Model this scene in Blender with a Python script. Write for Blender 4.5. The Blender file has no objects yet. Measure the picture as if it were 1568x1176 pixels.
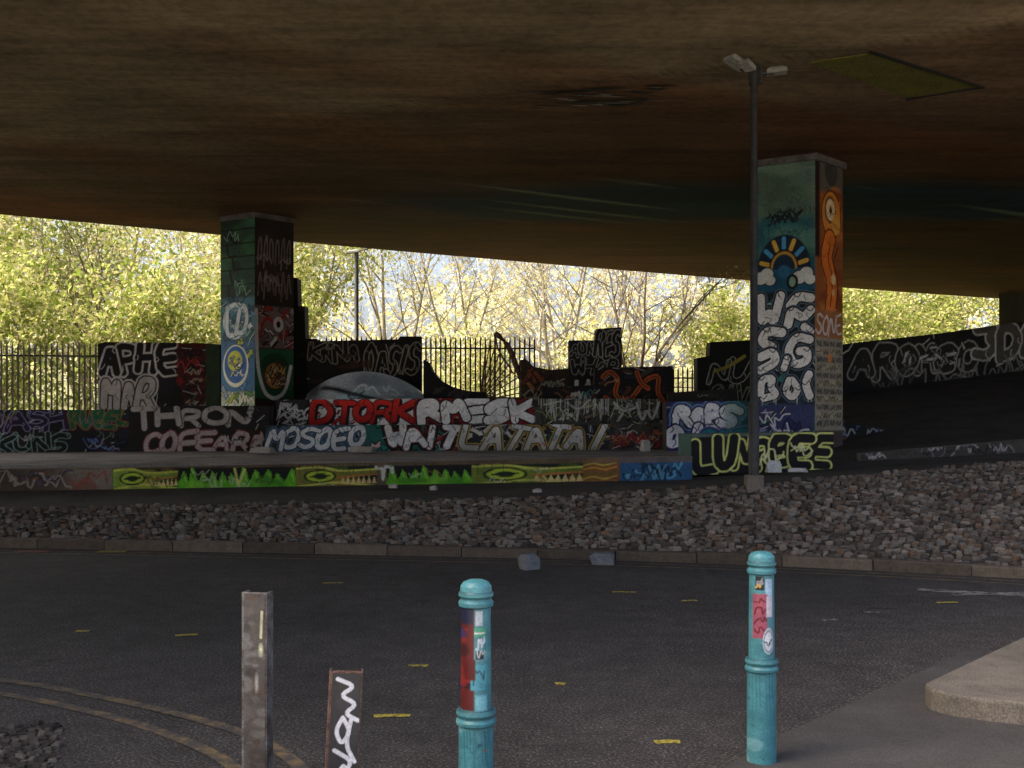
import bpy, math, random
import numpy as np
from mathutils import Vector, Matrix
random.seed(7); RS=np.random.RandomState(7)
scene=bpy.context.scene
scene.view_settings.view_transform='Standard'; scene.view_settings.look='None'; scene.view_settings.exposure=0

def lin(c):
    c=c/255.0
    return c/12.92 if c<=0.04045 else ((c+0.055)/1.055)**2.4
def h(s):
    s=s.lstrip('#'); return np.array([lin(int(s[i:i+2],16)) for i in (0,2,4)])

# ---------------------------------------------------------------- materials
def newmat(name):
    m=bpy.data.materials.new(name); m.use_nodes=True
    nt=m.node_tree; b=nt.nodes['Principled BSDF']
    return m,nt,b
def N(nt,t,**k):
    n=nt.nodes.new(t)
    for a,v in k.items(): setattr(n,a,v)
    return n
def noise(nt,scale,detail=4,rough=0.6,vec=None):
    n=N(nt,'ShaderNodeTexNoise'); n.inputs['Scale'].default_value=scale; n.inputs['Detail'].default_value=detail
    n.inputs['Roughness'].default_value=rough
    if vec: nt.links.new(vec,n.inputs['Vector'])
    return n
def ramp(nt,fac,stops):
    r=N(nt,'ShaderNodeValToRGB'); el=r.color_ramp.elements
    while len(el)<len(stops): el.new(0.5)
    for e,(p,c) in zip(el,stops):
        e.position=p
        e.color=(c[0],c[1],c[2],1) if hasattr(c,'__len__') else (c,c,c,1)
    nt.links.new(fac,r.inputs[0]); return r
def mul(nt,a,b,fac=1.0,mode='MULTIPLY'):
    m=N(nt,'ShaderNodeMix',data_type='RGBA',blend_type=mode)
    if hasattr(fac,'default_value') or not isinstance(fac,(int,float)): nt.links.new(fac,m.inputs[0])
    else: m.inputs[0].default_value=fac
    for v,s in ((a,m.inputs[6]),(b,m.inputs[7])):
        if hasattr(v,'is_output'): nt.links.new(v,s)
        else: s.default_value=(v[0],v[1],v[2],1)
    return m.outputs[2]
def objco(nt,scale=None):
    g=N(nt,'ShaderNodeNewGeometry')
    if scale is None: return g.outputs['Position']
    mp=N(nt,'ShaderNodeMapping'); mp.inputs['Scale'].default_value=scale
    nt.links.new(g.outputs['Position'],mp.inputs[0]); return mp.outputs[0]
def bump(nt,b,hgt,strength=0.3,dist=0.01):
    if not strength: return
    n=N(nt,'ShaderNodeBump'); n.inputs['Strength'].default_value=strength; n.inputs['Distance'].default_value=dist
    nt.links.new(hgt,n.inputs['Height']); nt.links.new(n.outputs[0],b.inputs['Normal'])

def attr_mat(name,rough=0.8,dirt=0.5,sc=3.0,fine=40,bs=0,spec=0.3,streak=None,sr=(.7,1.15)):
    m,nt,b=newmat(name)
    a=N(nt,'ShaderNodeAttribute',attribute_name='Col')
    co=objco(nt); n1=noise(nt,sc,3,0.65,co); r1=ramp(nt,n1.outputs[0],[(0.3,1-dirt),(0.62,1.0)])
    c=mul(nt,a.outputs[0],r1.outputs[0])
    n2=noise(nt,fine,2,0.7,co); r2=ramp(nt,n2.outputs[0],[(0.35,0.8),(0.6,1.1)])
    c=mul(nt,c,r2.outputs[0])
    if streak:
        co2=objco(nt,streak); n3=noise(nt,1.0,5,0.7,co2); r3=ramp(nt,n3.outputs[0],[(0.34,sr[0]),(0.64,sr[1])])
        c=mul(nt,c,r3.outputs[0])
    nt.links.new(c,b.inputs['Base Color']); b.inputs['Roughness'].default_value=rough
    b.inputs['Specular IOR Level'].default_value=spec
    bump(nt,b,n2.outputs[0],bs,0.01)
    return m
def flat_mat(name,col,var=0.35,sc=4,fine=60,rough=0.85,bs=0,col2=None,metal=0,spec=0.3,bd=0.01):
    m,nt,b=newmat(name); co=objco(nt)
    n1=noise(nt,sc,4,0.65,co); col=np.array(col); c2=np.array(col2) if col2 is not None else col*(1-var)
    r1=ramp(nt,n1.outputs[0],[(0.35,c2),(0.65,col*(1+var*0.3))])
    n2=noise(nt,fine,2,0.7,co); r2=ramp(nt,n2.outputs[0],[(0.35,0.65),(0.65,1.25)])
    c=mul(nt,r1.outputs[0],r2.outputs[0])
    nt.links.new(c,b.inputs['Base Color']); b.inputs['Roughness'].default_value=rough; b.inputs['Metallic'].default_value=metal
    b.inputs['Specular IOR Level'].default_value=spec
    bump(nt,b,n2.outputs[0],bs,bd); return m

M_paint=attr_mat('graffiti_paint_on_concrete',0.75,0.35,2.5,30)
M_pillar=attr_mat('pillar_painted_concrete',0.75,0.22,2.0,30)
M_soffit=attr_mat('bridge_soffit_concrete',0.9,0.32,0.55,7,0,0.2,streak=(0.2,1.6,1.0),sr=(.62,1.2))
M_stone=attr_mat('rough_stone',0.9,0.35,9,60)
M_bollard=attr_mat('bollard_enamel',0.42,0.25,14,120,0,0.5)
M_ramp=attr_mat('smooth_ramp_concrete',0.3,0.2,3,20,0,0.6)
M_conc=flat_mat('platform_concrete',(0.23,0.215,0.19),0.45,1.2,40)
M_bridge=flat_mat('bridge_concrete',(0.30,0.28,0.25),0.4,0.6,20)
M_kerb=flat_mat('kerb_stone',(0.12,0.11,0.10),0.5,3,50)
M_pave=flat_mat('pavement_slab',(0.17,0.145,0.115),0.35,2.5,80)
M_bounce=flat_mat('pale_bounce_paving',(0.45,0.41,0.35),0.2,1.5,60)  # pale paving out of view, added for sunlight bounce
M_dark=flat_mat('dark_steel',(0.035,0.035,0.033),0.4,8,80,0.5)
M_fence=flat_mat('fence_steel',(0.015,0.015,0.013),0.3,8,80,0.7)
M_rust=flat_mat('rusty_steel',(0.15,0.085,0.065),0.6,9,90,0.85)
M_galv=flat_mat('galvanised_steel',(0.17,0.165,0.16),0.5,14,140,0.6,0.2,col2=(0.075,0.055,0.042),metal=0.2)
M_earth=flat_mat('earth_bank',(0.05,0.043,0.035),0.4,1.5,30,0.95)
M_grass=flat_mat('grass',(0.17,0.18,0.05),0.5,1.5,20,0.95,col2=(0.13,0.11,0.06))
M_white=flat_mat('white_litter',(0.6,0.6,0.58),0.2,5,60,0.7)
M_smooth=flat_mat('smooth_asphalt',(0.068,0.063,0.058),0.25,2,120,0.85)

def asphalt():
    m,nt,b=newmat('asphalt'); co=objco(nt)
    n1=noise(nt,0.5,4,0.6,co); r1=ramp(nt,n1.outputs[0],[(0.3,(0.034,0.031,0.029)),(0.7,(0.060,0.054,0.049))])
    n2=noise(nt,60,2,0.8,co); r2=ramp(nt,n2.outputs[0],[(0.42,0.5),(0.56,1.05),(0.68,3.6)])
    c=mul(nt,r1.outputs[0],r2.outputs[0])
    n4=noise(nt,4.5,4,0.75,co); r4=ramp(nt,n4.outputs[0],[(0.32,0.72),(0.68,1.3)]); c=mul(nt,c,r4.outputs[0])
    v=N(nt,'ShaderNodeTexVoronoi',feature='DISTANCE_TO_EDGE'); v.inputs['Scale'].default_value=0.3
    dn=noise(nt,1.2,3,0.6,co); ad=N(nt,'ShaderNodeVectorMath',operation='ADD'); nt.links.new(co,ad.inputs[0]); nt.links.new(dn.outputs['Color'],ad.inputs[1])
    nt.links.new(ad.outputs[0],v.inputs['Vector'])
    r3=ramp(nt,v.outputs[0],[(0.0,0.6),(0.004,1.0)])
    c=mul(nt,c,r3.outputs[0])
    nt.links.new(c,b.inputs['Base Color']); b.inputs['Roughness'].default_value=0.8; b.inputs['Specular IOR Level'].default_value=0.25
    bump(nt,b,n2.outputs[0],0.5,0.006); return m
M_asph=asphalt()
def worn(name,col,lo=0.42,hi=0.56,sc=9):
    m,nt,b=newmat(name); co=objco(nt); n=noise(nt,sc,5,0.8,co)
    r=ramp(nt,n.outputs[0],[(lo,(0.050,0.045,0.040)),(hi,col)])
    nt.links.new(r.outputs[0],b.inputs['Base Color']); b.inputs['Roughness'].default_value=0.85; return m
M_yel=worn('worn_yellow_paint',(0.19,0.125,0.05),0.44,0.64)
M_yel2=worn('yellow_mark_paint',(0.42,0.34,0.03),0.40,0.55,30)
M_wht=worn('worn_white_paint',(0.30,0.28,0.25),0.44,0.62)
M_red=worn('red_mark_paint',(0.3,0.04,0.03),0.42,0.58,20)

def leaf_mat():
    m=bpy.data.materials.new('leaf'); m.use_nodes=True; nt=m.node_tree; nt.nodes.clear()
    a=N(nt,'ShaderNodeAttribute',attribute_name='Col'); o=N(nt,'ShaderNodeOutputMaterial')
    d=N(nt,'ShaderNodeBsdfDiffuse'); t=N(nt,'ShaderNodeBsdfTranslucent'); mx=N(nt,'ShaderNodeMixShader'); mx.inputs[0].default_value=0.4
    nt.links.new(a.outputs[0],d.inputs[0]); nt.links.new(a.outputs[0],t.inputs[0])
    nt.links.new(d.outputs[0],mx.inputs[1]); nt.links.new(t.outputs[0],mx.inputs[2]); nt.links.new(mx.outputs[0],o.inputs[0]); return m
M_leaf=leaf_mat()
def plain(name,col):
    m,nt,b=newmat(name); b.inputs['Roughness'].default_value=.9
    co=objco(nt); n=noise(nt,5,1,.6,co); r=ramp(nt,n.outputs[0],[(.3,tuple(np.array(col)*.6)),(.7,tuple(np.array(col)*1.2))]); nt.links.new(r.outputs[0],b.inputs['Base Color']); return m
M_bark=plain('bark',(0.34,0.29,0.21)); M_twig=plain('dark_bark',(0.09,0.07,0.055))

# ---------------------------------------------------------------- mesh helpers
def mesh_np(name,V,F,cols=None,mats=(),midx=None,smooth=False):
    V=np.asarray(V,dtype=np.float32); F=np.asarray(F,dtype=np.int32)
    me=bpy.data.meshes.new(name); me.vertices.add(len(V)); me.vertices.foreach_set('co',V.ravel())
    k=F.shape[1]; me.loops.add(F.size); me.loops.foreach_set('vertex_index',F.ravel())
    me.polygons.add(len(F)); me.polygons.foreach_set('loop_start',np.arange(0,F.size,k,dtype=np.int32))
    if midx is not None: me.polygons.foreach_set('material_index',np.asarray(midx,dtype=np.int32))
    me.polygons.foreach_set('use_smooth',np.full(len(F),smooth))
    me.update(calc_edges=True)
    if cols is not None:
        at=me.color_attributes.new('Col','FLOAT_COLOR','POINT')
        c=np.ones((len(V),4),dtype=np.float32); c[:,:3]=cols; at.data.foreach_set('color',c.ravel())
    for m in mats: me.materials.append(m)
    return me
def add(name,me,parent=None):
    o=bpy.data.objects.new(name,me); scene.collection.objects.link(o)
    if parent: o.parent=parent
    return o
def empty(name,loc=(0,0,0)):
    o=bpy.data.objects.new(name,None); o.location=loc; scene.collection.objects.link(o); return o
class Acc:
    def __init__(s): s.V=[];s.F=[];s.C=[];s.n=0
    def verts(s,v,c):
        v=np.asarray(v,float).reshape(-1,3); c=np.broadcast_to(np.asarray(c,float),v.shape)
        s.V.append(v); s.C.append(c); k=s.n; s.n+=len(v); return k
    def quad(s,pts,c):
        k=s.verts(pts,c); s.F.append(np.array([[k,k+1,k+2,k+3]]))
    def grid(s,P,C):
        nv,nu=P.shape[:2]; k=s.verts(P.reshape(-1,3),C.reshape(-1,3))
        i=np.arange(nv-1)[:,None]*nu+np.arange(nu-1)[None,:]; i=i.ravel()+k
        s.F.append(np.stack([i,i+1,i+nu+1,i+nu],1))
    def obj(s,name,mat,parent=None,smooth=False):
        me=mesh_np(name,np.vstack(s.V),np.vstack(s.F),np.vstack(s.C),[mat],smooth=smooth); return add(name,me,parent)
def tube(V,F,pts,rad,sides=4):
    pts=[Vector(p) for p in pts]; n=len(pts); base=len(V)
    for i,p in enumerate(pts):
        t=(pts[min(i+1,n-1)]-pts[max(i-1,0)]).normalized()
        a=t.orthogonal().normalized() if abs(t.z)<0.99 else Vector((1,0,0)); b=t.cross(a)
        r=rad[i] if hasattr(rad,'__len__') else rad
        for k in range(sides):
            an=2*math.pi*k/sides; V.append(tuple(p+a*(r*math.cos(an))+b*(r*math.sin(an))))
    for i in range(n-1):
        for k in range(sides):
            k2=(k+1)%sides; F.append((base+i*sides+k,base+i*sides+k2,base+(i+1)*sides+k2,base+(i+1)*sides+k))

# ---------------------------------------------------------------- spray-paint canvas (vertex-colour mural)
FONT={'A':[[(0,0),(.5,1),(1,0)],[(.2,.36),(.8,.36)]],
'B':[[(0,0),(0,1),(.7,.97),(.8,.72),(.55,.53),(0,.5)],[(.55,.53),(.98,.33),(.8,.03),(0,0)]],
'C':[[(1,.85),(.6,1),(.1,.8),(0,.4),(.2,.05),(.65,0),(1,.15)]],
'D':[[(0,0),(0,1),(.65,.95),(1,.5),(.7,.05),(0,0)]],
'E':[[(1,1),(0,.97),(0,0),(1,.03)],[(0,.5),(.8,.52)]],
'F':[[(1,1),(0,.97),(0,0)],[(0,.5),(.8,.5)]],
'G':[[(1,.85),(.6,1),(.1,.8),(0,.35),(.3,0),(.9,.08),(1,.45),(.55,.45)]],
'H':[[(0,0),(0,1)],[(1,0),(1,1)],[(0,.5),(1,.55)]],
'I':[[(.5,0),(.5,1)]],
'J':[[(.9,1),(.9,.3),(.5,0),(.1,.2)]],
'K':[[(0,0),(0,1)],[(1,1),(.1,.48),(1,0)]],
'L':[[(0,1),(0,0),(1,0)]],
'M':[[(0,0),(.1,1),(.5,.4),(.9,1),(1,0)]],
'N':[[(0,0),(.05,1),(.95,0),(1,1)]],
'O':[[(.5,1),(.05,.8),(0,.3),(.35,0),(.85,.1),(1,.6),(.75,.95),(.5,1)]],
'P':[[(0,0),(0,1),(.8,.95),(.95,.7),(.7,.45),(0,.42)]],
'R':[[(0,0),(0,1),(.8,.95),(.9,.7),(.6,.5),(0,.45)],[(.5,.48),(1,0)]],
'S':[[(1,.88),(.5,1),(.05,.8),(.2,.55),(.8,.45),(.95,.18),(.5,0),(0,.12)]],
'T':[[(0,1),(1,1)],[(.5,1),(.5,0)]],
'U':[[(0,1),(.05,.2),(.5,0),(.95,.2),(1,1)]],
'V':[[(0,1),(.5,0),(1,1)]],
'W':[[(0,1),(.2,0),(.5,.7),(.8,0),(1,1)]],
'Y':[[(0,1),(.5,.5),(1,1)],[(.5,.5),(.45,0)]],
'Z':[[(0,1),(1,1),(0,0),(1,0)]],
'3':[[(0,.95),(.8,1),(.5,.6),(.95,.4),(.6,0),(0,.05)]]}
def chaikin(p,n=2):
    p=[np.array(q,float) for q in p]
    for _ in range(n):
        if len(p)<3: break
        q=[p[0]]
        for a,b in zip(p[:-1],p[1:]): q+= [a*.78+b*.22,a*.22+b*.78]
        q.append(p[-1]); p=q
    return p
def vnoise(shape,cells,rs):
    g=rs.rand(cells[0]+2,cells[1]+2); y=np.linspace(0,cells[0],shape[0]); x=np.linspace(0,cells[1],shape[1])
    yi=y.astype(int);xi=x.astype(int);fy=(y-yi)[:,None];fx=(x-xi)[None,:]; fy=fy*fy*(3-2*fy);fx=fx*fx*(3-2*fx)
    return (g[yi][:,xi]*(1-fy)*(1-fx)+g[yi+1][:,xi]*fy*(1-fx)+g[yi][:,xi+1]*(1-fy)*fx+g[yi+1][:,xi+1]*fy*fx)
class Canvas:
    def __init__(s,W,H,res=0.016,bg='#3a3835',seed=0,x0=0,y0=0):
        s.W,s.H,s.res=W,H,res; nu=max(2,int(W/res)+1); nv=max(2,int(H/res)+1)
        s.xs=np.linspace(x0,x0+W,nu); s.ys=np.linspace(y0,y0+H,nv); s.A=np.zeros((nv,nu,3)); s.A[:]=h(bg)
        s.X,s.Y=np.meshgrid(s.xs,s.ys); s.rs=np.random.RandomState(seed+11); s.r=random.Random(seed)
    def win(s,x0,x1,y0,y1):
        i0,i1=np.searchsorted(s.xs,[x0,x1]); j0,j1=np.searchsorted(s.ys,[y0,y1])
        return (slice(max(j0-1,0),j1+1),slice(max(i0-1,0),i1+1))
    def blend(s,w,al,c):
        c=h(c) if isinstance(c,str) else c
        s.A[w]=s.A[w]*(1-al[...,None])+c*al[...,None]
    def rect(s,x0,x1,y0,y1,c,soft=0.01,a=1):
        w=s.win(x0-soft,x1+soft,y0-soft,y1+soft); X=s.X[w];Y=s.Y[w]
        if X.size==0: return
        d=np.minimum(np.minimum(X-x0,x1-X),np.minimum(Y-y0,y1-Y)); s.blend(w,a*np.clip(d/max(soft,1e-4)+.5,0,1),c)
    def disc(s,x,y,rx,ry,c,soft=0.012,ring=0,a=1):
        w=s.win(x-rx*1.3,x+rx*1.3,y-ry*1.3,y+ry*1.3); X=s.X[w];Y=s.Y[w]
        if X.size==0: return
        q=np.sqrt(((X-x)/rx)**2+((Y-y)/ry)**2); d=(1-q)*min(rx,ry)
        if ring: d=ring-np.abs(d)
        s.blend(w,a*np.clip(d/soft+.5,0,1),c)
    def dist(s,lines,pad):
        P=np.vstack([np.array(l) for l in lines]); w=s.win(P[:,0].min()-pad,P[:,0].max()+pad,P[:,1].min()-pad,P[:,1].max()+pad)
        X=s.X[w];Y=s.Y[w]; D=np.full(X.shape,1e9)
        if X.size==0: return w,D
        for l in lines:
            for a,b in zip(l[:-1],l[1:]):
                dx,dy=b[0]-a[0],b[1]-a[1]; L=dx*dx+dy*dy+1e-12
                t=np.clip(((X-a[0])*dx+(Y-a[1])*dy)/L,0,1); D=np.minimum(D,np.hypot(X-a[0]-t*dx,Y-a[1]-t*dy))
        return w,D
    def stroke(s,lines,wd,c,soft=None,a=1,smooth=2):
        if not isinstance(lines[0],list): lines=[lines]
        lines=[chaikin(l,smooth) for l in lines]; w,D=s.dist(lines,wd*2+.02)
        if D.size: s.blend(w,a*np.clip((wd-D)/(soft or s.res)+.5,0,1),c)
    def poly(s,pts,c,a=1):
        pts=np.array(pts,float); w=s.win(pts[:,0].min(),pts[:,0].max(),pts[:,1].min(),pts[:,1].max()); X=s.X[w];Y=s.Y[w]
        if X.size==0: return
        ins=np.zeros(X.shape,bool); n=len(pts)
        for i in range(n):
            (xa,ya),(xb,yb)=pts[i],pts[(i+1)%n]
            if ya==yb: continue
            ins^=((ya>Y)!=(yb>Y))&(X<(xb-xa)*(Y-ya)/(yb-ya)+xa)
        s.blend(w,a*ins.astype(float),c)
    def wild(s,x0,x1,y0,y1,cols,n,size=.22,out='#101012',ow=.009):
        """interlocking angular shapes with outlines, arrows and bars"""
        for _ in range(n):
            cx=s.r.uniform(x0,x1); cy=s.r.uniform(y0,y1); z=size*s.r.uniform(.4,1.2); an=s.r.uniform(-.9,.9); c=s.r.choice(cols)
            kind=s.r.random()
            if kind<.5: q=[(-1,-.3),(.5,-.35),(.4,-.7),(1.1,.05),(.35,.75),(.45,.3),(-.9,.35)]
            elif kind<.75: q=[(-.4,-1),(.3,-.9),(.5,1),(-.2,.8)]
            else: q=[(-.8,-.5),(.9,-.3),(.6,.5),(-.1,.1),(-.6,.6)]
            p=[(cx+(a*math.cos(an)-b*math.sin(an))*z*.5,cy+(a*math.sin(an)+b*math.cos(an))*z*.5) for a,b in q]
            s.poly(p,c); s.stroke(p+[p[0]],ow,out,smooth=0)
            if s.r.random()<.4: s.stroke([p[0],p[len(p)//2]],ow*.7,'#e0e0dc',smooth=0)
    def letters(s,text,x0,x1,y0,y1,fill,out=None,halo=None,w=None,slant=0.1,fill2=None,ow=None,rot=.2,detail=True,shadow=None,jit=1.0):
        n=len(text); cw=(x1-x0)/n; H=y1-y0; w=w or .15*min(cw,H); ow=ow or max(w*.4,s.res*.9); items=[]
        for i,ch in enumerate(text):
            if ch not in FONT: continue
            ro=s.r.uniform(-rot,rot); lw=cw*s.r.uniform(.75,1.0); lh=(H-2*w)*s.r.uniform(.85,1.08)
            cx=x0+cw*(i+.5)+s.r.uniform(-.08,.08)*cw; cy=(y0+y1)/2+s.r.uniform(-.06,.06)*H; L=[]; sk=slant+s.r.uniform(-.15,.15); tp=s.r.uniform(-.3,.3)
            for l in FONT[ch]:
                q=[]
                for (a,b) in l:
                    px=(a-.5)*lw*(1+tp*(b-.5))+s.r.uniform(-.05,.05)*lw*jit; py=(b-.5)*lh+s.r.uniform(-.04,.04)*lh*jit; px+=py*sk; q.append((cx+px*math.cos(ro)-py*math.sin(ro),cy+px*math.sin(ro)+py*math.cos(ro)))
                L.append(chaikin(q,s.r.choice([1,2])))
            items.append((L,w*s.r.uniform(.85,1.15)))
        if shadow:
            for L,wi in items: s.stroke([[(p[0]+w*.7,p[1]-w*.6) for p in l] for l in L],wi+ow,shadow,smooth=0)
        if halo:
            for L,wi in items:
                ww,D=s.dist(L,wi+ow*3+.02)
                if D.size: s.blend(ww,np.clip((wi+ow*2.4-D)/s.res+.5,0,1),halo)
        s.r.shuffle(items)
        for L,wi in items:
            ww,D=s.dist(L,wi+ow*2+.02)
            if not D.size: continue
            if out: s.blend(ww,np.clip((wi+ow-D)/s.res+.5,0,1),out)
            f=h(fill); al=np.clip((wi-D)/s.res+.5,0,1)
            if fill2:
                t=np.clip((s.Y[ww]-y0)/H,0,1)[...,None]; s.A[ww]=s.A[ww]*(1-al[...,None])+(f*(1-t)+h(fill2)*t)*al[...,None]
            else: s.blend(ww,al,f)
            if detail and out:
                for _ in range(2):
                    l=s.r.choice(L); k=s.r.randrange(len(l)); p=l[k]; s.stroke([(p[0]-s.r.uniform(-1,1)*w,p[1]-w*.7),(p[0],p[1]),(p[0]+s.r.uniform(-1,1)*w,p[1]+w*.8)],max(s.res*.5,w*.12),out)
    def tag(s,x0,x1,y0,y1,c,wd=.012,n=9,a=1):
        p=[]
        for i in range(n):
            t=i/(n-1); p.append((x0+(x1-x0)*t+s.r.uniform(-.12,.12)*(x1-x0),y0+(y1-y0)*(s.r.random() if i%2 else s.r.choice([0.05,.95,.5]))))
        s.stroke(p,wd,c,a=a)
    def tags(s,x0,x1,y0,y1,cols,n,size=.4,wd=.012,a=.9):
        for _ in range(n):
            W=size*s.r.uniform(.6,1.4); x=s.r.uniform(x0,max(x0,x1-W)); hh=min(W*.6,(y1-y0)); y=s.r.uniform(y0,y1-hh)
            s.tag(x,x+W,y,y+hh,s.r.choice(cols),wd*s.r.uniform(.7,1.4),s.r.randint(6,12),a)
    def patches(s,cols,n,size=.5,x0=None,x1=None,y0=None,y1=None,a=.8):
        x0=s.xs[0] if x0 is None else x0; x1=s.xs[-1] if x1 is None else x1; y0=s.ys[0] if y0 is None else y0; y1=s.ys[-1] if y1 is None else y1
        for _ in range(n):
            W=size*s.r.uniform(.4,1.5); x=s.r.uniform(x0,x1); y=s.r.uniform(y0,y1)
            s.disc(x,y,W,W*s.r.uniform(.3,.8),s.r.choice(cols),soft=W*.25,a=a)
    def drips(s,x0,x1,y,c,n,L=.3,wd=.008,a=.8):
        for _ in range(n):
            x=s.r.uniform(x0,x1); l=L*s.r.random(); s.stroke([(x,y),(x+.004,y-l)],wd,c,a=a)
    def grime(s,amt=.35,cx=3.0):
        nv,nu=s.A.shape[:2]
        n=vnoise((nv,nu),(max(1,int(s.H*cx)),max(1,int(s.W*cx))),s.rs)*.6+vnoise((nv,nu),(max(1,int(s.H*cx*3)),max(1,int(s.W*cx*3))),s.rs)*.4
        s.A*=(1-amt*n[...,None])
    def finalize(s): return np.clip(s.A,0.006,.85)

def painted_wall(name,p0,p1,zb,top,thick,cv,side='#3b3733',mat=None,parent=None):
    """canvas x runs p0->p1 (metres), y is height above base; top: [(s,z)..] roofline"""
    mat=mat or M_paint; A=cv.finalize(); nv,nu=A.shape[:2]; p0=np.array(p0,float);p1=np.array(p1,float)
    L=np.linalg.norm(p1-p0); d=(p1-p0)/L; nrm=np.array([-d[1],d[0]])
    s=np.linspace(0,L,nu); zt=np.interp(s,[t[0] for t in top],[t[1] for t in top]); b=np.interp(s,[0,L],[zb[0],zb[1]])
    v=np.linspace(0,1,nv)[:,None]; Z=b[None]+(zt-b)[None]*v
    hv=np.clip(((Z-b[None])/cv.H)*(nv-1),0,nv-1).astype(int); C=A[hv,np.arange(nu)[None,:]]
    P=np.zeros((nv,nu,3)); P[...,0]=p0[0]+d[0]*s; P[...,1]=p0[1]+d[1]*s; P[...,2]=Z
    ac=Acc(); ac.grid(P,C); sc=h(side)
    f=P[-1]; bk=f.copy(); bk[:,:2]+=nrm*thick; T=np.stack([f,bk]); ac.grid(T,np.broadcast_to(sc,T.shape))
    bb=bk.copy(); bb[:,2]=b; T=np.stack([bk,bb]); ac.grid(T,np.broadcast_to(sc*.6,T.shape))
    for i in (0,-1): ac.quad([P[0,i],P[-1,i],bk[i],bb[i]],sc)
    return ac.obj(name,mat,parent)

# ---------------------------------------------------------------- terrain
def ykerb(x):
    x=np.clip(np.asarray(x,float),-30,14); return np.where(x<0,13-.154*x,13-.15*x-.033*x*x)
I=np.interp
rows=[(lambda x:x*0-300,lambda x:x*0),
(lambda x:x*0-2,lambda x:x*0),
(lambda x:ykerb(x)+.02,lambda x:x*0),
(lambda x:ykerb(x)+.10,lambda x:x*0+.07),
(lambda x:I(x,[-30,-8,0,3.2,7.5,14],[17.9,15.3,14.9,14.4,16.3,17.0]),lambda x:I(x,[-8,0,3.2,7.5,14],[.37,.55,.78,1.0,1.4])),
(lambda x:I(x,[-30,-8,3,7.5,14],[18.2,16.4,16.7,17.2,18.5]),lambda x:I(x,[-8.4,2.76,5,8,14],[.53,.70,.84,1.02,1.5])),
(lambda x:x*0+20,lambda x:I(x,[-10,3,6.2,10,16,24],[.7,.85,1.06,1.4,2.1,2.6])),
(lambda x:x*0+27,lambda x:I(x,[-12,5,8,12,16,24],[1.1,1.4,2.3,2.7,3.1,4.0])),
(lambda x:x*0+34,lambda x:I(x,[-20,8,12,24],[1.4,1.9,3.0,4.2])),
(lambda x:x*0+52,lambda x:x*0+2.6),
(lambda x:x*0+95,lambda x:x*0+6),
(lambda x:x*0+900,lambda x:x*0+7)]
sub=[2,8,1,12,4,6,10,6,6,6,4]; matr=[0,0,1,1,1,1,1,1,2,2,2]
def terrain_z(x,y):
    x=np.asarray(x,float);y=np.asarray(y,float)
    Y=[r[0](x) for r in rows]; Z=[r[1](x) for r in rows]; o=Z[0].copy()
    for a in range(len(rows)-1):
        t=np.clip((y-Y[a])/(Y[a+1]-Y[a]),0,1); m=y>=Y[a]; o=np.where(m,Z[a]+(Z[a+1]-Z[a])*t,o)
    return o
xs=np.concatenate([[-600,-200,-80,-50,-35],np.arange(-30,30.1,.5),[35,50,80,200,600]])
P=[];mi=[]
for a in range(len(rows)-1):
    y0,z0,y1,z1=rows[a][0](xs),rows[a][1](xs),rows[a+1][0](xs),rows[a+1][1](xs)
    for k in range(sub[a]):
        t=k/sub[a]; P.append(np.stack([xs,y0+(y1-y0)*t,z0+(z1-z0)*t],1)); mi+= [matr[a]]*(len(xs)-1)
P.append(np.stack([xs,rows[-1][0](xs),rows[-1][1](xs)],1)); P=np.array(P)
nv,nu=P.shape[:2]; i=(np.arange(nv-1)[:,None]*nu+np.arange(nu-1)[None]).ravel()
add('ground',mesh_np('ground',P.reshape(-1,3),np.stack([i,i+1,i+nu+1,i+nu],1),None,[M_asph,M_earth,M_grass],mi,False))

# kerb
ac=Acc(); x=-24.0
while x<20:
    L=.9; a=x+.006; b=x+L-.006; ya,yb=float(ykerb(a)),float(ykerb(b)); zt=.115+random.uniform(-.012,.012); c=h('#6c6052')*random.uniform(.5,1.0)
    off=random.uniform(-.015,.015)
    T=[(a,ya-.06+off),(b,yb-.06+off),(b,yb+.1),(a,ya+.1)]
    k=ac.verts([(p[0],p[1],z) for z in(-.05,zt-.015) for p in T]+[(T[0][0],T[0][1]+.015,zt),(T[1][0],T[1][1]+.015,zt),(T[2][0],T[2][1],zt),(T[3][0],T[3][1],zt)],c)
    ac.F.append(k+np.array([[0,1,5,4],[1,2,6,5],[3,0,4,7],[4,5,9,8],[8,9,10,11],[5,6,10,9],[7,4,8,11]])); x+=L
ac.obj('kerb',M_stone)

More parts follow.
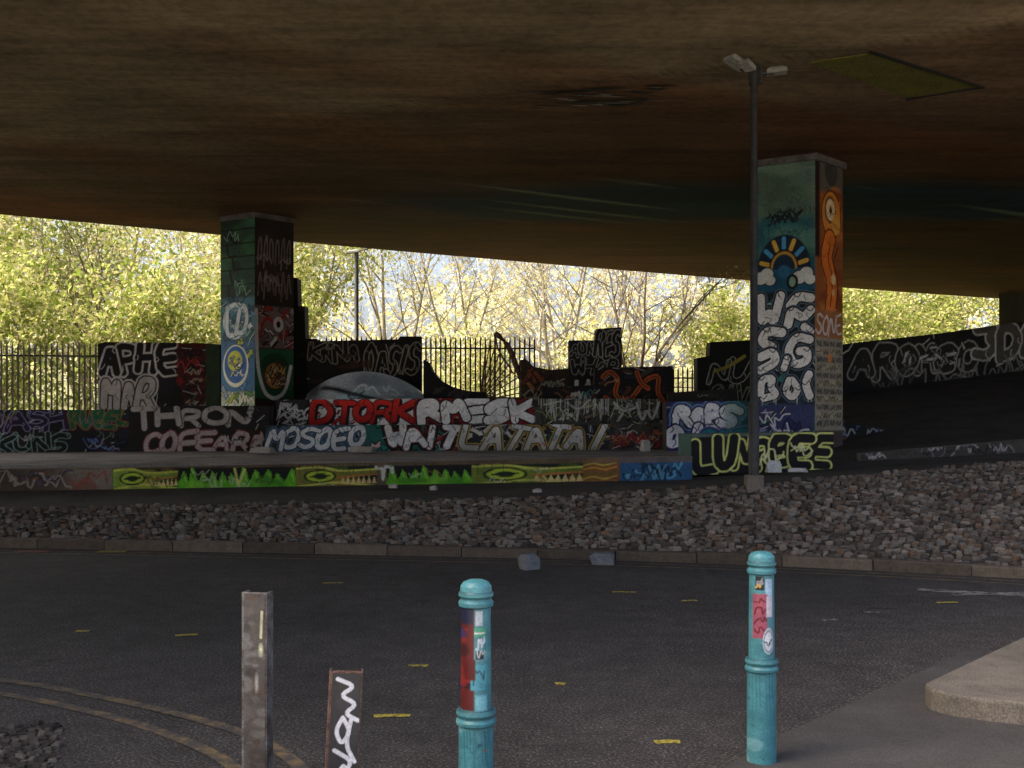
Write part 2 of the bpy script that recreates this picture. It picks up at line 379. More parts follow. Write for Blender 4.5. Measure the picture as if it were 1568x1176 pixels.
# rough stone setts
def setts(name,inside,x0,x1,y0,y1,sz,zf,hgt=.06,cols=('#6a6056','#7a7066','#554d45','#716a60','#5c5249','#80766a','#6c5848'),seed=1,z0=0):
    rs=np.random.RandomState(seed); X,Y=np.meshgrid(np.arange(x0,x1,sz),np.arange(y0,y1,sz*.9)); X=X+(np.arange(X.shape[0])%2)[:,None]*sz*.5
    X=X.ravel()+rs.uniform(-.2,.2,X.size)*sz; Y=Y.ravel()+rs.uniform(-.2,.2,Y.size)*sz
    m=inside(X,Y)&(rs.rand(X.size)>.06); X=X[m];Y=Y[m]; n=len(X); Z=zf(X,Y)+z0
    ang=rs.uniform(-.5,.5,n)+(rs.rand(n)>.75)*1.5; ex=sz*rs.uniform(.36,.6,n); ey=sz*rs.uniform(.28,.42,n); hh=hgt*rs.uniform(.15,1.2,n)
    V=np.zeros((n,12,3)); cor=np.array([(-1,-1),(1,-1),(1,1),(-1,1)],float)
    for lv,(f,zz) in enumerate([(1.0,-.05),(.95,.5),(.66,1.0)]):
        for k in range(4):
            jx=cor[k,0]*ex*f*(1+rs.uniform(-.25,.25,n)); jy=cor[k,1]*ey*f*(1+rs.uniform(-.25,.25,n))
            V[:,lv*4+k,0]=X+jx*np.cos(ang)-jy*np.sin(ang); V[:,lv*4+k,1]=Y+jx*np.sin(ang)+jy*np.cos(ang)
            V[:,lv*4+k,2]=Z+(hh*zz*(1+rs.uniform(-.35,.35,n)) if lv else -.05)
    f0=[[8,9,10,11]]
    for l in(0,1):
        for k in range(4): f0.append([l*4+k,l*4+(k+1)%4,l*4+4+(k+1)%4,l*4+4+k])
    F=(np.array(f0)[None]+(np.arange(n)*12)[:,None,None]).reshape(-1,4)
    pal=np.array([h(c) for c in cols]); col=pal[rs.randint(0,len(pal),n)]*rs.uniform(.6,1.2,(n,1))
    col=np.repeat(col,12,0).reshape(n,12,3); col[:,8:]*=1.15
    add(name,mesh_np(name,V.reshape(-1,3),F,col.reshape(-1,3),[M_stone]))
ytop=rows[4][0]
setts('cobble_bank',lambda X,Y:(Y>ykerb(X)+.18)&(Y<ytop(X)),-16,14,10,18,.092,terrain_z,.04)
setts('gravel_patch',lambda X,Y:(X<-2.1+ (5.0-Y)*.35)&(Y<5.9),-5,-1.6,3.2,6.4,.05,lambda x,y:x*0,.022,seed=4,cols=('#4a443e','#5a534c','#38332e'))

# road markings (4 mm sheets)
def strip(name,pts,wd,mat,z=.004):
    pts=chaikin(pts,3); V=[];F=[]
    for i,p in enumerate(pts):
        t=pts[min(i+1,len(pts)-1)]-pts[max(i-1,0)]; t/=np.linalg.norm(t); n=np.array([-t[1],t[0]])*wd/2
        V+=[(p[0]+n[0],p[1]+n[1],z),(p[0]-n[0],p[1]-n[1],z)]
    for i in range(len(pts)-1): F.append((2*i,2*i+1,2*i+3,2*i+2))
    return add(name,mesh_np(name,V,F,None,[mat]))
strip('yellow_line_marking',[(-9,8.2),(-5,7.45),(-3.2,6.95),(-1.96,6.2),(-1.29,5.66),(-.94,5.1),(-.7,4.2)],.075,M_yel)
strip('yellow_line_marking',[(-9,7.9),(-5,7.15),(-3.2,6.68),(-2.1,6.0),(-1.5,5.45),(-1.15,4.95),(-.9,4.1)],.075,M_yel)
for o_ in (.28,.52):
    strip('yellow_line_marking',[(x,float(ykerb(x))-o_) for x in np.arange(-14,12,1.0)],.08,M_yel)
strip('white_line_marking',[(3.9,10.55),(4.6,10.25),(5.6,9.9)],.16,M_wht)
strip('white_line_marking',[(4.1,10.2),(5.2,10.4)],.10,M_wht,.007)
for (x,y,l) in [(-.625,7.3,.13),(-.664,6.07,.2),(.79,5.58,.13),(-2.47,8.33,.16),(-3.32,8.48,.1),(1.06,10.39,.22),(2.59,8.95,.12),(3.88,9.8,.2),(3.05,9.3,.12),(-1.79,10.96,.2),(.3,6.8,.06),(1.6,9.9,.15)]:
    a=random.uniform(-.1,.35); strip('road_paint_mark',[(x-l/2,y-l*a/2),(x,y+.01),(x+l/2,y+l*a/2)],.06,M_yel2 if x not in(2.59,3.05) else M_wht,.0045)
strip('road_paint_mark',[(-5.1,13.5),(-4.9,13.5),(-4.75,13.52)],.2,M_yel2,.009)
strip('road_paint_mark',[(-6.1,13.55),(-5.9,13.5),(-5.7,13.52)],.2,M_red,.009)

def prism(name,pts,z0,z1,mat,parent=None,bev=0.02,zs=None):
    n=len(pts); V=[(p[0],p[1],z0) for p in pts]+[(p[0],p[1],(zs[i] if zs else z1)) for i,p in enumerate(pts)]
    me=bpy.data.meshes.new(name); F=[list(range(n))[::-1],list(range(n,2*n))]+[[i,(i+1)%n,n+(i+1)%n,n+i] for i in range(n)]
    me.from_pydata(V,[],F); me.materials.append(mat); o=add(name,me,parent)
    if bev: 
        m=o.modifiers.new('b','BEVEL'); m.width=bev; m.segments=3; m.limit_method='ANGLE'
    return o
prism('pavement',[(2.38,6.33),(2.36,6.2),(2.42,6.08),(2.6,5.95),(3.6,5.55),(9,3.9),(16,4.2),(16,12),(8.2,12.6),(5.9,10.15),(3.58,7.68)],-.05,.125,M_pave)
prism('asphalt_patch',[(.72,4.2),(.85,4.95),(1.3,5.6),(2.1,6.5),(3.2,7.75),(3.6,7.72),(3.2,4.2)],-.05,.0035,M_smooth,None,0)
# unseen pale paving added behind the camera to bounce sunlight under the deck
prism('pavement',[(-60,-45),(60,-45),(60,3.0),(1.5,3.0),(-1.6,2.6),(-60,-8)],-.05,.12,M_bounce)  # added unseen bounce paving, separate from the real pavement

# ---------------------------------------------------------------- skatepark platform and walls
prism('skatepark_platform',[(-16,16.62),(2.74,17.02),(4.4,22.6),(-16,22.6)],.2,1,M_conc,zs=[.83,1.045,1.03,.93],bev=0)

W=16.765; c=Canvas(W,.5,.012,'#6a5a48',1)
c.patches(['#7a6a55','#8c7f70','#4f4234','#7c5044'],30,.5,0,8)
c.tags(4,8,.05,.4,['#2a2622','#a89c8c','#3d3a60','#a05040'],22,.35,.012)
def spikes(x0,x1,c1='#62b41e',c2='#10130d',n=6):
    c.rect(x0,x1,0,.6,c2,.01); w=(x1-x0)/n
    for k in range(n):
        a=x0+k*w; hh=.34+c.r.uniform(-.06,.06); j=c.r.uniform(-.2,.2)*w
        c.poly([(a,0),(a+w,0),(a+w*1.05,.14),(a+w*.75+j,hh-.05),(a+w*.45+j,hh),(a+w*.05,.14)],c1)
        c.stroke([(a+w*.9,.1),(a+w*.5+j,hh-.06)],.006,'#a8d860',smooth=0)
    c.rect(x0,x1,0,.16,c1,.05); c.patches(['#86c93a','#3d8a1a','#2c6a14'],10,.12,x0+.1,x1-.1,0,.16,a=.6)
def fish(x0,x1,body='#8aa83a',eye='#b9d23c'):
    w=x1-x0; c.rect(x0,x1,0,.6,'#1b2410',.01)
    c.poly([(x0,.03),(x0,.36),(x0+w*.3,.38),(x0+w*.55,.3),(x1,.33),(x1,.26),(x0+w*.6,.18),(x1,.08),(x1,.02)],body)
    c.patches(['#b8b848','#5d7a24','#a07830'],8,.12,x0+.1,x1-.1,.05,.35,a=.5)
    c.stroke([(x0+.02,.34),(x0+w*.3,.37),(x0+w*.55,.29),(x1,.32)],.016,'#cfd25a'); c.stroke([(x0+.02,.06),(x0+w*.5,.14),(x1,.05)],.016,'#cfd25a')
    c.disc(x0+w*.3,.22,w*.2,.10,'#0d120a'); c.disc(x0+w*.3,.22,w*.17,.08,eye); c.disc(x0+w*.3,.22,w*.09,.045,'#27400f'); c.stroke([(x0+w*.18,.21),(x0+w*.42,.23)],.012,'#0d120a')
    k=7
    for q in range(k):
        a=x0+w*(.55+.45*q/k); b=w*.45/k; c.poly([(a,.1),(a+b,.1),(a+b/2,.22)],'#e2c884')
    c.stroke([(x0+w*.55,.20),(x1,.24)],.01,'#c8783a')
fish(7.97,8.95); spikes(8.95,9.84,n=6); spikes(9.84,10.72,n=5); fish(10.72,11.95,'#7d7a34'); spikes(12.1,13.39,n=8); fish(13.39,15.09,'#7b8c30')
c.stroke([(9.8,.35),(9.86,.1),(9.95,.33)],.018,'#d8d37a',smooth=0)
c.tag(11.95,12.2,.08,.36,'#d8d8c8',.02); c.rect(15.09,15.65,0,.6,'#8a5a2c',.02)
for k in range(5): c.stroke([(15.1,.06+.07*k),(15.25,.1+.07*k),(15.4,.05+.07*k),(15.6,.1+.07*k)],.010,['#d69a3c','#c4b04a','#5d6a2a'][k%3])
c.rect(15.65,16.8,0,.6,'#2d5a80',.03); c.tags(15.65,16.7,.05,.4,['#103048','#5da0c0','#0f1c2c'],9,.4,.016); c.rect(0,17,.37,.6,'#75614a',.02,a=.75); c.drips(9,15,.4,'#2a2a18',40,.2,.005)
c.tags(8,15,.0,.4,['#c8c8b0','#101010','#8a6a40'],16,.22,.007,.7)
c.grime(.35); painted_wall('graffiti_ledge_wall',(-14,16.4),(2.76,16.8),(.42,.6),[(0,.83),(8,.90),(W,1.07)],.28,c,'#857c70')

c=Canvas(11.03,1.1,.015,'#171719',2)
c.patches(['#20202a','#2a1f2e','#15251f','#26303a'],40,.6); c.wild(3,8.2,.55,1.05,['#3a3260','#242038','#4a4070','#1c3a34','#50283a'],50,.3,'#101014',.012); c.wild(3,8.2,.05,.5,['#14282a','#1c2c4a','#0e1a1c','#243a38'],45,.3,'#0a0c10',.012)
c.letters('ENDOWASH',3.6,7.0,.55,1.05,'#2c2648','#a49cc8',None,.045); c.letters('SEKUNS',4.9,7.0,.08,.5,'#0e1a1c','#8fb0a8',None,.045)
c.letters('RUBEL',7.05,8.2,.6,1.0,'#2c6a4a','#9a8350','#5a1515',.045); c.tags(7.1,8.2,.1,.45,['#6a8ac8','#a8a8b8'],5,.3)
c.rect(8.22,11.1,0,1.2,'#242220',.02); c.letters('THRON',8.25,10.7,.58,1.05,'#c4beb8','#1a1817',None,.055,slant=0,jit=.4,rot=.06); c.letters('COFEARA',8.5,11.0,.06,.56,'#c8b8b8','#8a3434',None,.045,jit=.4,rot=.08)
c.wild(10.5,11,.1,1.0,['#30302c','#5a5048','#3a1a18'],10,.25); c.tags(9.8,11,.1,1,['#c8c8c8','#202020'],8,.25,.009); c.tags(0,8,.1,1.0,['#8888aa','#aa8888','#88aa88','#cccccc'],30,.4,.009,.7)
c.grime(.35); painted_wall('graffiti_wall',(-16,22.0),(-4.97,22.4),(.80,.86),[(0,1.8),(8.2,1.82),(8.22,1.89),(11.03,1.9)],.6,c,'#3b3733')

c=Canvas(8.05,.6,.011,'#33383a',3)
c.wild(0,2.05,0,.58,['#3a6a6a','#5d8090','#555f66','#202428','#7a9098'],45,.28)
c.letters('MOSOEO',.05,2.0,.02,.55,'#dce2e4','#101214','#4a6888',.048,slant=.2)
c.rect(2.02,3.95,0,.7,'#256a62',.04); c.wild(2.05,3.9,0,.58,['#a8201c','#c03028','#1d5048','#2c8a7c','#e0c8c0','#181818'],45,.28); c.letters('WAIT',2.45,3.9,.01,.58,'#f0f2f0','#5a1512','#101010',.07,jit=.6)
c.rect(3.95,6.9,0,.7,'#2a2d33',.04); c.wild(3.95,6.9,0,.58,['#3f4f66','#7a6a38','#14161c','#c8c4b4','#545a66'],70,.28); c.letters('LATATAI',3.95,6.9,.0,.58,'#a8a698','#101216','#b09848',.05,fill2='#f0f0ec',slant=.3,jit=.5)
c.rect(6.9,8.05,0,.7,'#4f4b46',.04); c.wild(6.9,8.0,.0,.55,['#6a5a50','#8a3424','#38424c','#a89c90'],25,.22); c.tags(6.9,8.0,.05,.5,['#a03020','#d8d0c8','#28384a','#c87040'],18,.3,.010); c.tags(0,7,.0,.55,['#101214','#c8c8c8','#3a8a90','#a02a20'],22,.25,.007,.8)
c.grime(.22); painted_wall('graffiti_wall',(-4.95,22.0),(3.10,22.0),(.95,.98),[(0,1.50),(8.05,1.53)],.99,c,'#6a655d')
c=Canvas(8.05,.6,.011,'#2b2b2b',4)
c.wild(0,.75,0,.55,['#3a3a40','#202020','#5a2020','#888888'],16,.22); c.tags(.05,.75,.05,.5,['#e0e0e0','#c8c8c8'],8,.3,.016)
c.rect(.72,3.0,0,.7,'#e4e2de',.03); c.patches(['#181818','#b8b8b8'],8,.13,.75,3.0); c.wild(.75,2.95,0,.56,['#f0eeea','#d4d0cc','#c02020','#e8e4e0'],26,.22); c.letters('DTORK',.78,2.92,.02,.55,'#9c1414','#101010',None,.055,fill2='#ea3428',shadow='#141414',slant=.15,jit=.6)
c.rect(3.0,5.42,0,.7,'#301010',.05); c.wild(3.0,5.4,0,.56,['#8c1c1a','#1a1a1c','#b02822','#3c3c44','#d8d8d4'],45,.25); c.letters('RMESK',2.98,5.42,.0,.58,'#f8faf8','#101010','#8a1c1c',.08,slant=.0,jit=.6)
c.rect(5.42,8.1,0,.7,'#4a4c44',.05); c.wild(5.45,8,0,.56,['#5c5f4a','#2f3230','#7a6c54','#8c8c80','#3c4a3c'],55,.24); c.tags(5.4,8.0,.03,.5,['#d0d0c8','#20241c','#9a9a58'],24,.3,.009); c.letters('TYIYW',5.6,8,.05,.5,'#b8bab4','#20221e',None,.024); c.drips(5.5,8,.55,'#d8d8d0',50,.4,.007); c.tags(.7,5.4,.0,.5,['#101214','#a02a20'],8,.2,.007,.7)
c.grime(.22); painted_wall('graffiti_wall',(-4.95,22.995),(3.10,22.995),(1.48,1.50),[(0,2.03),(3.0,2.06),(8.05,2.05)],.9,c,'#5a554e')

c=Canvas(1.66,1.05,.011,'#3a2f6a',5)
c.wild(0,1.66,0,1.02,['#4a3f8a','#2c5a80','#245a50','#5a3a90','#8078b0','#1c2040'],50,.3); c.letters('RABS',.15,1.35,.50,1.0,'#f4f6f8','#1c1c30','#6a8ac0',.07); c.letters('OJ',.02,.6,.08,.6,'#f4f4f8','#2c2050',None,.085); c.letters('SOE',.65,1.5,.05,.5,'#2e7f98','#101820','#8878c8',.05); c.tags(0,1.6,0,1,['#182038','#c8c8e0'],6,.3)
c.rect(1.1,1.7,.0,1.1,'#2c8070',.08,a=.5); c.grime(.3); painted_wall('graffiti_wall',(2.95,20.95),(4.61,20.95),(.95,.95),[(0,1.96),(1.66,1.98)],.6,c)

c=Canvas(2.26,.66,.010,'#15150f',6)
c.rect(0,2.3,.58,.7,'#5a6a62',.02); c.letters('LUNRBEE',.06,2.22,.02,.6,'#15150f','#dcdf80',None,.062,ow=.030,slant=.05,detail=False,jit=.6)
c.tags(.7,2.0,.1,.5,['#f0f0b0','#b8b840'],4,.3,.010); c.grime(.25); painted_wall('graffiti_block',(2.79,17.08),(5.05,17.25),(.76,.82),[(0,1.40),(2.26,1.43)],.9,c,'#4a6a66')

c=Canvas(2.75,1.9,.014,'#1a1919',7)
c.patches(['#2c2222','#242028'],10,.5); c.wild(.05,1.8,.1,1.1,['#26262a','#3a3634','#1a1a1c'],20,.35); c.letters('APHE',.08,1.78,1.08,1.85,'#17181a','#dedad6',None,.07,ow=.045,slant=.0,jit=.8); c.letters('MAR',.1,1.3,.25,1.15,'#c8c4be','#17181a','#d6d2ce',.075,ow=.03)
c.rect(1.8,2.75,0,2,'#581414',.05); c.wild(1.85,2.5,.2,1.8,['#2f0f0f','#7a1c16','#1c1c18','#8a7a6a'],24,.3); c.rect(2.45,2.8,0,1.85,'#30442c',.04); c.tags(1.8,2.5,.3,1.8,['#b0a090','#101010','#c04030'],12,.4,.016)
c.disc(1.8,.55,.15,.32,'#0c0c0e'); c.disc(1.86,.98,.08,.1,'#8a2418'); c.grime(.3)
painted_wall('graffiti_panel',(-9.43,25),(-6.7,25.1),(1.5,1.5),[(0,3.34),(.15,3.38),(2.35,3.36),(2.75,3.33)],.25,c,'#2a2624')

c=Canvas(.62,3.8,.02,'#161412',8); c.tags(0,.6,.1,3.4,['#303030','#4a2020'],8,.3,.02)
painted_wall('stepped_wall',(-5.42,27.0),(-4.8,27.0),(1.3,1.3),[(0,5.1),(.15,5.1),(.152,4.4),(.32,4.4),(.33,3.6),(.62,3.6)],.5,c,'#141210')

c=Canvas(2.8,2.1,.015,'#1e1b1a',9)
c.wild(0,2.8,1.0,2.0,['#2a241e','#30201a','#22201e','#3a2c20'],30,.4,'#100e0c'); c.letters('KRNA',.05,1.3,1.5,2.0,'#181615','#a39c90',None,.05,ow=.022); c.letters('OASIS',1.45,2.75,1.15,1.95,'#1a1816','#b0aa9c',None,.05,ow=.024); c.patches(['#4a301c'],4,.3,.9,1.5,1.2,1.8)
c.grime(.4); painted_wall('graffiti_panel',(-4.95,26.5),(-2.19,26.5),(1.5,1.5),[(0,3.50),(2.2,3.55),(2.25,3.62),(2.76,3.62)],.3,c,'#25211e')

# skate ramp (curved transition)
ac=Acc(); nu,nvv=180,60; s=np.linspace(0,1,nu); xx=-4.75+2.75*s
lip=1.95+.78*np.clip(np.sin(np.pi*np.clip(s*.93+.05,0,1)),0,1)**.6
P=np.zeros((nvv,nu,3)); C=np.zeros((nvv,nu,3))
for j in range(nvv):
    t=j/(nvv-1); an=t*math.pi/2*.62
    P[j,:,0]=xx; P[j,:,1]=23.95+1.5*math.sin(an)/math.sin(math.pi/2*.62); P[j,:,2]=1.85+(lip-1.85)*(1-math.cos(an))/(1-math.cos(math.pi/2*.62))
c=Canvas(2.75,1.4,2.75/(nu-1),'#a8b4bc',10); c.patches(['#c8d4d8','#bce0ea','#7a8894'],14,.35); c.rect(-.1,.4,0,2,'#2a2a2c',.3); c.stroke([(.4,1.2),(1.0,.9),(1.6,.7),(2.4,.5)],.06,'#1c1c20',soft=.08); c.tags(.5,2.5,.2,1.2,['#3a4450','#e0ecf0'],7,.4,.02)  # pale bluish patches paint the ramp's sheen into its colour
cc=c.finalize(); C[:]=cc[np.clip(np.linspace(0,cc.shape[0]-1,nvv).astype(int),0,None)][:,np.linspace(0,cc.shape[1]-1,nu).astype(int)]
ac.grid(P,C); b=P[-1].copy(); b[:,1]+=.7; T=np.stack([P[-1],b]); ac.grid(T,np.broadcast_to(h('#c8d4dc'),T.shape)); b2=b.copy(); b2[:,2]=1.4; T=np.stack([b,b2]); ac.grid(T,np.broadcast_to(h('#202020'),T.shape))  # pale strip behind the lip is painted sheen too
ac.obj('skate_ramp',M_ramp,smooth=True)
c=Canvas(1.6,1.7,.02,'#161515',11); c.tags(0,1.5,.2,1.0,['#3a3a3c','#4a4440'],10,.4,.02)
painted_wall('skate_ramp_side',(-2.05,25.4),(-.6,25.4),(1.4,1.4),[(0,3.0),(.12,2.95),(.2,2.75),(.4,2.52),(.7,2.36),(1.0,2.28),(1.45,2.24)],.8,c,'#2c2c30')

# fan-shaped railing: upright, curved solid rim, radiating bars
fan=empty('fan_railing',(-.62,25.5,2.1)); V=[];F=[]
arc=[(.22,1.52),(.34,1.44),(.50,1.26),(.62,1.04),(.70,.80),(.78,.6),(.86,.45)]
tube(V,F,[(p[0],0,p[1]) for p in arc],.065,6)
low=[(.22,1.52),(.28,1.2),(.40,.95),(.52,.8),(.62,.62),(.8,.45)]
tube(V,F,[(p[0],0,p[1]) for p in low],.022,5)
for k,p in enumerate([(.02,1.2),(.1,1.25),(.22,1.2),(.34,1.06),(.44,.92),(.54,.78),(.62,.62),(.74,.48),(.86,.3),(.86,.14)]):
    tube(V,F,[(-.12,0,-.05),(p[0],0,p[1])],.019,4)
for q in (.35,.62): tube(V,F,[(-.12+(p[0]+.12)*q,0,-.05+(p[1]+.05)*q) for p in [(-.05,1.25),(.22,1.2),(.44,.92),(.62,.62),(.86,.14)]],.016,4)
tube(V,F,[(.22,0,1.52),(.2,0,-.6)],.02,5); tube(V,F,[(-.2,0,.02),(1.0,0,.0)],.03,6)
add('fan_bars',mesh_np('fan_bars',V,F,None,[M_rust]),fan)
c=Canvas(1.15,1.6,.015,'#3a2a1e',13); c.wild(0,1.1,.3,1.4,['#6a3a22','#8a4a28','#2a2018','#5a5040','#a87040'],24,.3); c.tags(0,1.1,.4,1.4,['#d09060','#201810','#a0a090'],12,.35,.014); c.grime(.3)
painted_wall('graffiti_panel',(.2,25.1),(1.3,25.1),(1.5,1.5),[(0,2.98),(.12,3.0),(.3,2.82),(.7,2.75),(1.1,2.78)],.3,c)
c=Canvas(1.25,2.3,.013,'#191919',14); c.letters('AOK',.03,.62,1.55,1.9,'#141414','#a8a8a4',None,.03,ow=.016); c.letters('RES',.62,1.22,1.5,2.15,'#1a1a1a','#b8b8b0',None,.04,ow=.018); c.letters('WHAB',.05,1.2,1.1,1.5,'#141414','#a0a09a',None,.035,ow=.016); c.letters('WV',.1,.7,.55,1.05,'#d8d8d4','#202020',None,.045); c.tags(.6,1.2,.3,1.1,['#a0a098','#585850'],8,.3); c.grime(.3)
painted_wall('graffiti_panel',(1.30,25.0),(2.50,25.0),(1.5,1.5),[(0,3.42),(.60,3.42),(.605,3.62),(.62,3.68),(1.2,3.72)],.5,c,'#222222')
c=Canvas(2.9,1.3,.013,'#1a1512',15); c.wild(0,2.9,0,1.2,['#3a2c20','#22303a','#4a4438','#5a3420'],50,.3)
for q in ([(1.35,.95),(1.5,1.1),(1.7,.9),(1.6,.6),(1.75,.4),(2.0,.5)],[(2.0,.5),(2.3,.9),(2.6,1.0),(2.55,.6),(2.7,.4)],[(1.4,.5),(1.6,.35),(2.1,.35),(2.5,.3)],[(2.1,1.05),(2.2,.8),(2.35,.7)]): c.stroke(q,.07,'#140a04'); c.stroke(q,.05,'#c0602a'); c.stroke(q,.012,'#2c1408')
c.tags(.05,1.3,.2,.7,['#c8c8b8','#3a6a70','#a07040'],14,.35,.013); c.tags(1.3,2.8,.1,1.1,['#101010','#d0a070'],8,.35,.01); c.grime(.25)
painted_wall('graffiti_panel',(.67,24.3),(3.56,24.3),(1.6,1.6),[(0,2.32),(1.15,2.38),(1.16,2.76),(2.9,2.80)],.4,c,'#3a342c')
c=Canvas(1.25,2.0,.014,'#161614',16); c.letters('NU',.3,1.2,.9,1.5,'#121211','#c0bfae',None,.05,ow=.02); c.stroke([(.4,1.2),(.7,1.3),(1.1,1.55)],.035,'#a09838'); c.letters('OIV',.3,1.2,.4,.9,'#20201c','#a8a890',None,.04); c.grime(.3)
painted_wall('graffiti_panel',(4.22,25),(5.44,25),(1.5,1.5),[(0,3.02),(.28,3.06),(.29,3.38),(1.22,3.42)],.5,c,'#2a2824')
c=Canvas(1.6,1.0,.02,'#2e2c28',17); c.tags(0,1.5,.1,.7,['#999999','#444444'],9,.3)
painted_wall('graffiti_panel',(3.4,23.9),(4.9,23.9),(1.5,1.5),[(0,2.2),(1.5,2.3)],.3,c)

c=Canvas(16.4,2.3,.02,'#1c1a17',18)
c.wild(.3,15,.5,1.9,['#26201c','#2c2a28','#3a3630','#1e2224'],110,.6,'#100e0c',.02); c.rect(0,17,0,.45,'#12100f',.1)
c.letters('AROMCO',.9,4.6,.65,1.5,'#2a2824','#b0aca2',None,.10,ow=.04); c.wild(2.4,4.6,.9,1.35,['#d0ccc4','#a8a49c'],14,.3,'#24201c',.015); c.letters('3DDYKW',4.6,8.8,1.0,1.95,'#5a564e','#d0ccc0',None,.11,ow=.05); c.letters('SONREVTA',9,15.5,1.1,2.0,'#24201c','#8fa098',None,.1,ow=.04)
c.tags(1,8,.2,1.2,['#8a867c','#5a5a54'],18,.8,.022); c.grime(.35)
painted_wall('graffiti_retaining_wall',(7.4,26.3),(22.9,31.5),(1.9,2.75),[(0,3.35),(1.2,3.50),(3.8,3.80),(6.2,4.15),(8.6,4.45),(16.4,4.9)],.4,c,'#1b1917')
c=Canvas(6.2,.5,.014,'#4d4842',19); c.tags(0,6,.03,.35,['#c8c4bc','#1a1a1a','#8a8a90'],50,.3,.009); c.grime(.4)
painted_wall('graffiti_ledge_wall',(5.75,18.1),(11.9,17.6),(.86,1.25),[(0,1.06),(6.2,1.62)],.3,c,'#6f685f')
c=Canvas(1.6,.9,.016,'#1b1917',20); c.tags(0,1.5,.1,.7,['#5a7aa0','#a04030','#b0b0a8'],12,.3); c.grime(.3)
painted_wall('graffiti_block',(6.0,21.2),(7.5,21.8),(.95,1.1),[(0,1.72),(.5,1.7),(.52,1.55),(1.6,1.4)],.6,c,'#1b1917')

# pillars --------------------------------------------------------------
def pillar(name,cor,left,right,zb,zt,cl,cr,cap=None):
    ac=Acc(); cor=np.array(cor);left=np.array(left);right=np.array(right); back=left+right-cor
    for a,b,cv in((left,cor,cl),(cor,right,cr)):
        A=cv.finalize(); nv,nu=A.shape[:2]; P=np.zeros(A.shape); t=np.linspace(0,1,nu)
        P[...,0]=a[0]+(b[0]-a[0])*t; P[...,1]=a[1]+(b[1]-a[1])*t; P[...,2]=np.linspace(zb,zt,nv)[:,None]; ac.grid(P,A)
    for a,b in((right,back),(back,left)): ac.quad([(a[0],a[1],zb),(b[0],b[1],zb),(b[0],b[1],zt),(a[0],a[1],zt)],h('#5a5650'))
    root=ac.obj(name,M_pillar)
    if cap:
        ctr=(left+right)/2; pts=[tuple(ctr+(p-ctr)*cap) for p in(cor,right,back,left)]
        prism('cap',pts,zt-.14,zt-.015,M_kerb,root,.01)
    return root
S=6.47; zb=.8
def yv(y): return (700-y)*.01219+ .13
c=Canvas(1.14,S-zb,.009,'#647f6c',21)
c.patches(['#728e7a','#526858','#7c9480'],14,.35,y0=4.4); c.drips(0,1.14,4.7,'#34403a',18,.7,.008)
c.rect(0,1.14,0,4.55,'#34706f',.2); c.patches(['#5a8a80','#2c6470'],8,.25,y0=4.1,y1=4.6); c.tags(.25,.9,yv(350),yv(325),['#14161a'],6,.4,.014); c.drips(.2,1,yv(350),'#2e7a80',12,.6,.01)
c.tags(0,1.1,yv(400),yv(300),['#2a5a58','#8ab0a0','#1c3c40'],9,.4,.008,.7)
c.rect(0,1.14,yv(460),yv(400),'#1c5a78',.08)
c.disc(.56,yv(415),.50,.62,'#12283c',.02)
for k in range(7):
    a=math.pi*(k+.5)/7; col=['#e0b848','#4aa0d8'][k%2]
    c.stroke([(.56+.30*math.cos(a),yv(415)+.38*math.sin(a)),(.56+.44*math.cos(a),yv(415)+.55*math.sin(a))],.04,col,smooth=0)
c.disc(.56,yv(415),.28,.35,'#0e1c28',.02); c.disc(.56,yv(415),.25,.31,'#c8983a',.02); c.disc(.56,yv(415),.21,.26,'#123048',.02); c.rect(0,1.14,yv(460),yv(416),'#1c5a78',.02); c.disc(.56,yv(420),.12,.12,'#2a6a90')
for (x,y,r) in [(.12,428,.13),(.24,422,.12),(.3,432,.1),(.85,430,.13),(.98,424,.12),(1.05,434,.1)]: c.disc(x,yv(y),r+.02,r*.9+.02,'#14202c',.015)
for (x,y,r) in [(.12,428,.13),(.24,422,.12),(.3,432,.1),(.85,430,.13),(.98,424,.12),(1.05,434,.1)]: c.disc(x,yv(y),r,r*.9,'#dce4e0',.015)
c.disc(.72,yv(436),.11,.14,'#101418',.01); c.disc(.72,yv(436),.06,.09,'#8ab0a0',.01)
c.rect(0,1.14,yv(622),yv(450),'#17242c',.05); c.wild(0,1.14,yv(620),yv(450),['#2a6a70','#101418','#3a8080','#24404c','#5a7a8a'],40,.3)
def bub(pts,w=.11):
    c.stroke(pts,w+.05,'#5a7084'); c.stroke(pts,w+.028,'#0b0c10'); c.stroke(pts,w,'#f0f2f2')
    for k in pts[1::2]: c.stroke([(k[0]-.07,k[1]+.03),(k[0],k[1]-.03),(k[0]+.06,k[1]+.05)],.009,'#16181c')
Y=yv
bub([(.12,Y(458)),(.13,Y(498)),(.30,Y(478)),(.36,Y(500)),(.50,Y(456))],.08); bub([(1.06,Y(462)),(.82,Y(458)),(.68,Y(472))],.08); bub([(.64,Y(500)),(.70,Y(478)),(.92,Y(492)),(1.06,Y(480))],.08); bub([(.95,Y(505)),(1.05,Y(512))],.075)
bub([(.52,Y(512)),(.24,Y(508)),(.12,Y(524)),(.34,Y(534))],.085); bub([(.12,Y(548)),(.36,Y(540)),(.42,Y(556)),(.12,Y(568))],.08); bub([(1.04,Y(524)),(.80,Y(518)),(.62,Y(540)),(.76,Y(562)),(1.0,Y(556)),(1.0,Y(540)),(.86,Y(541))],.075)
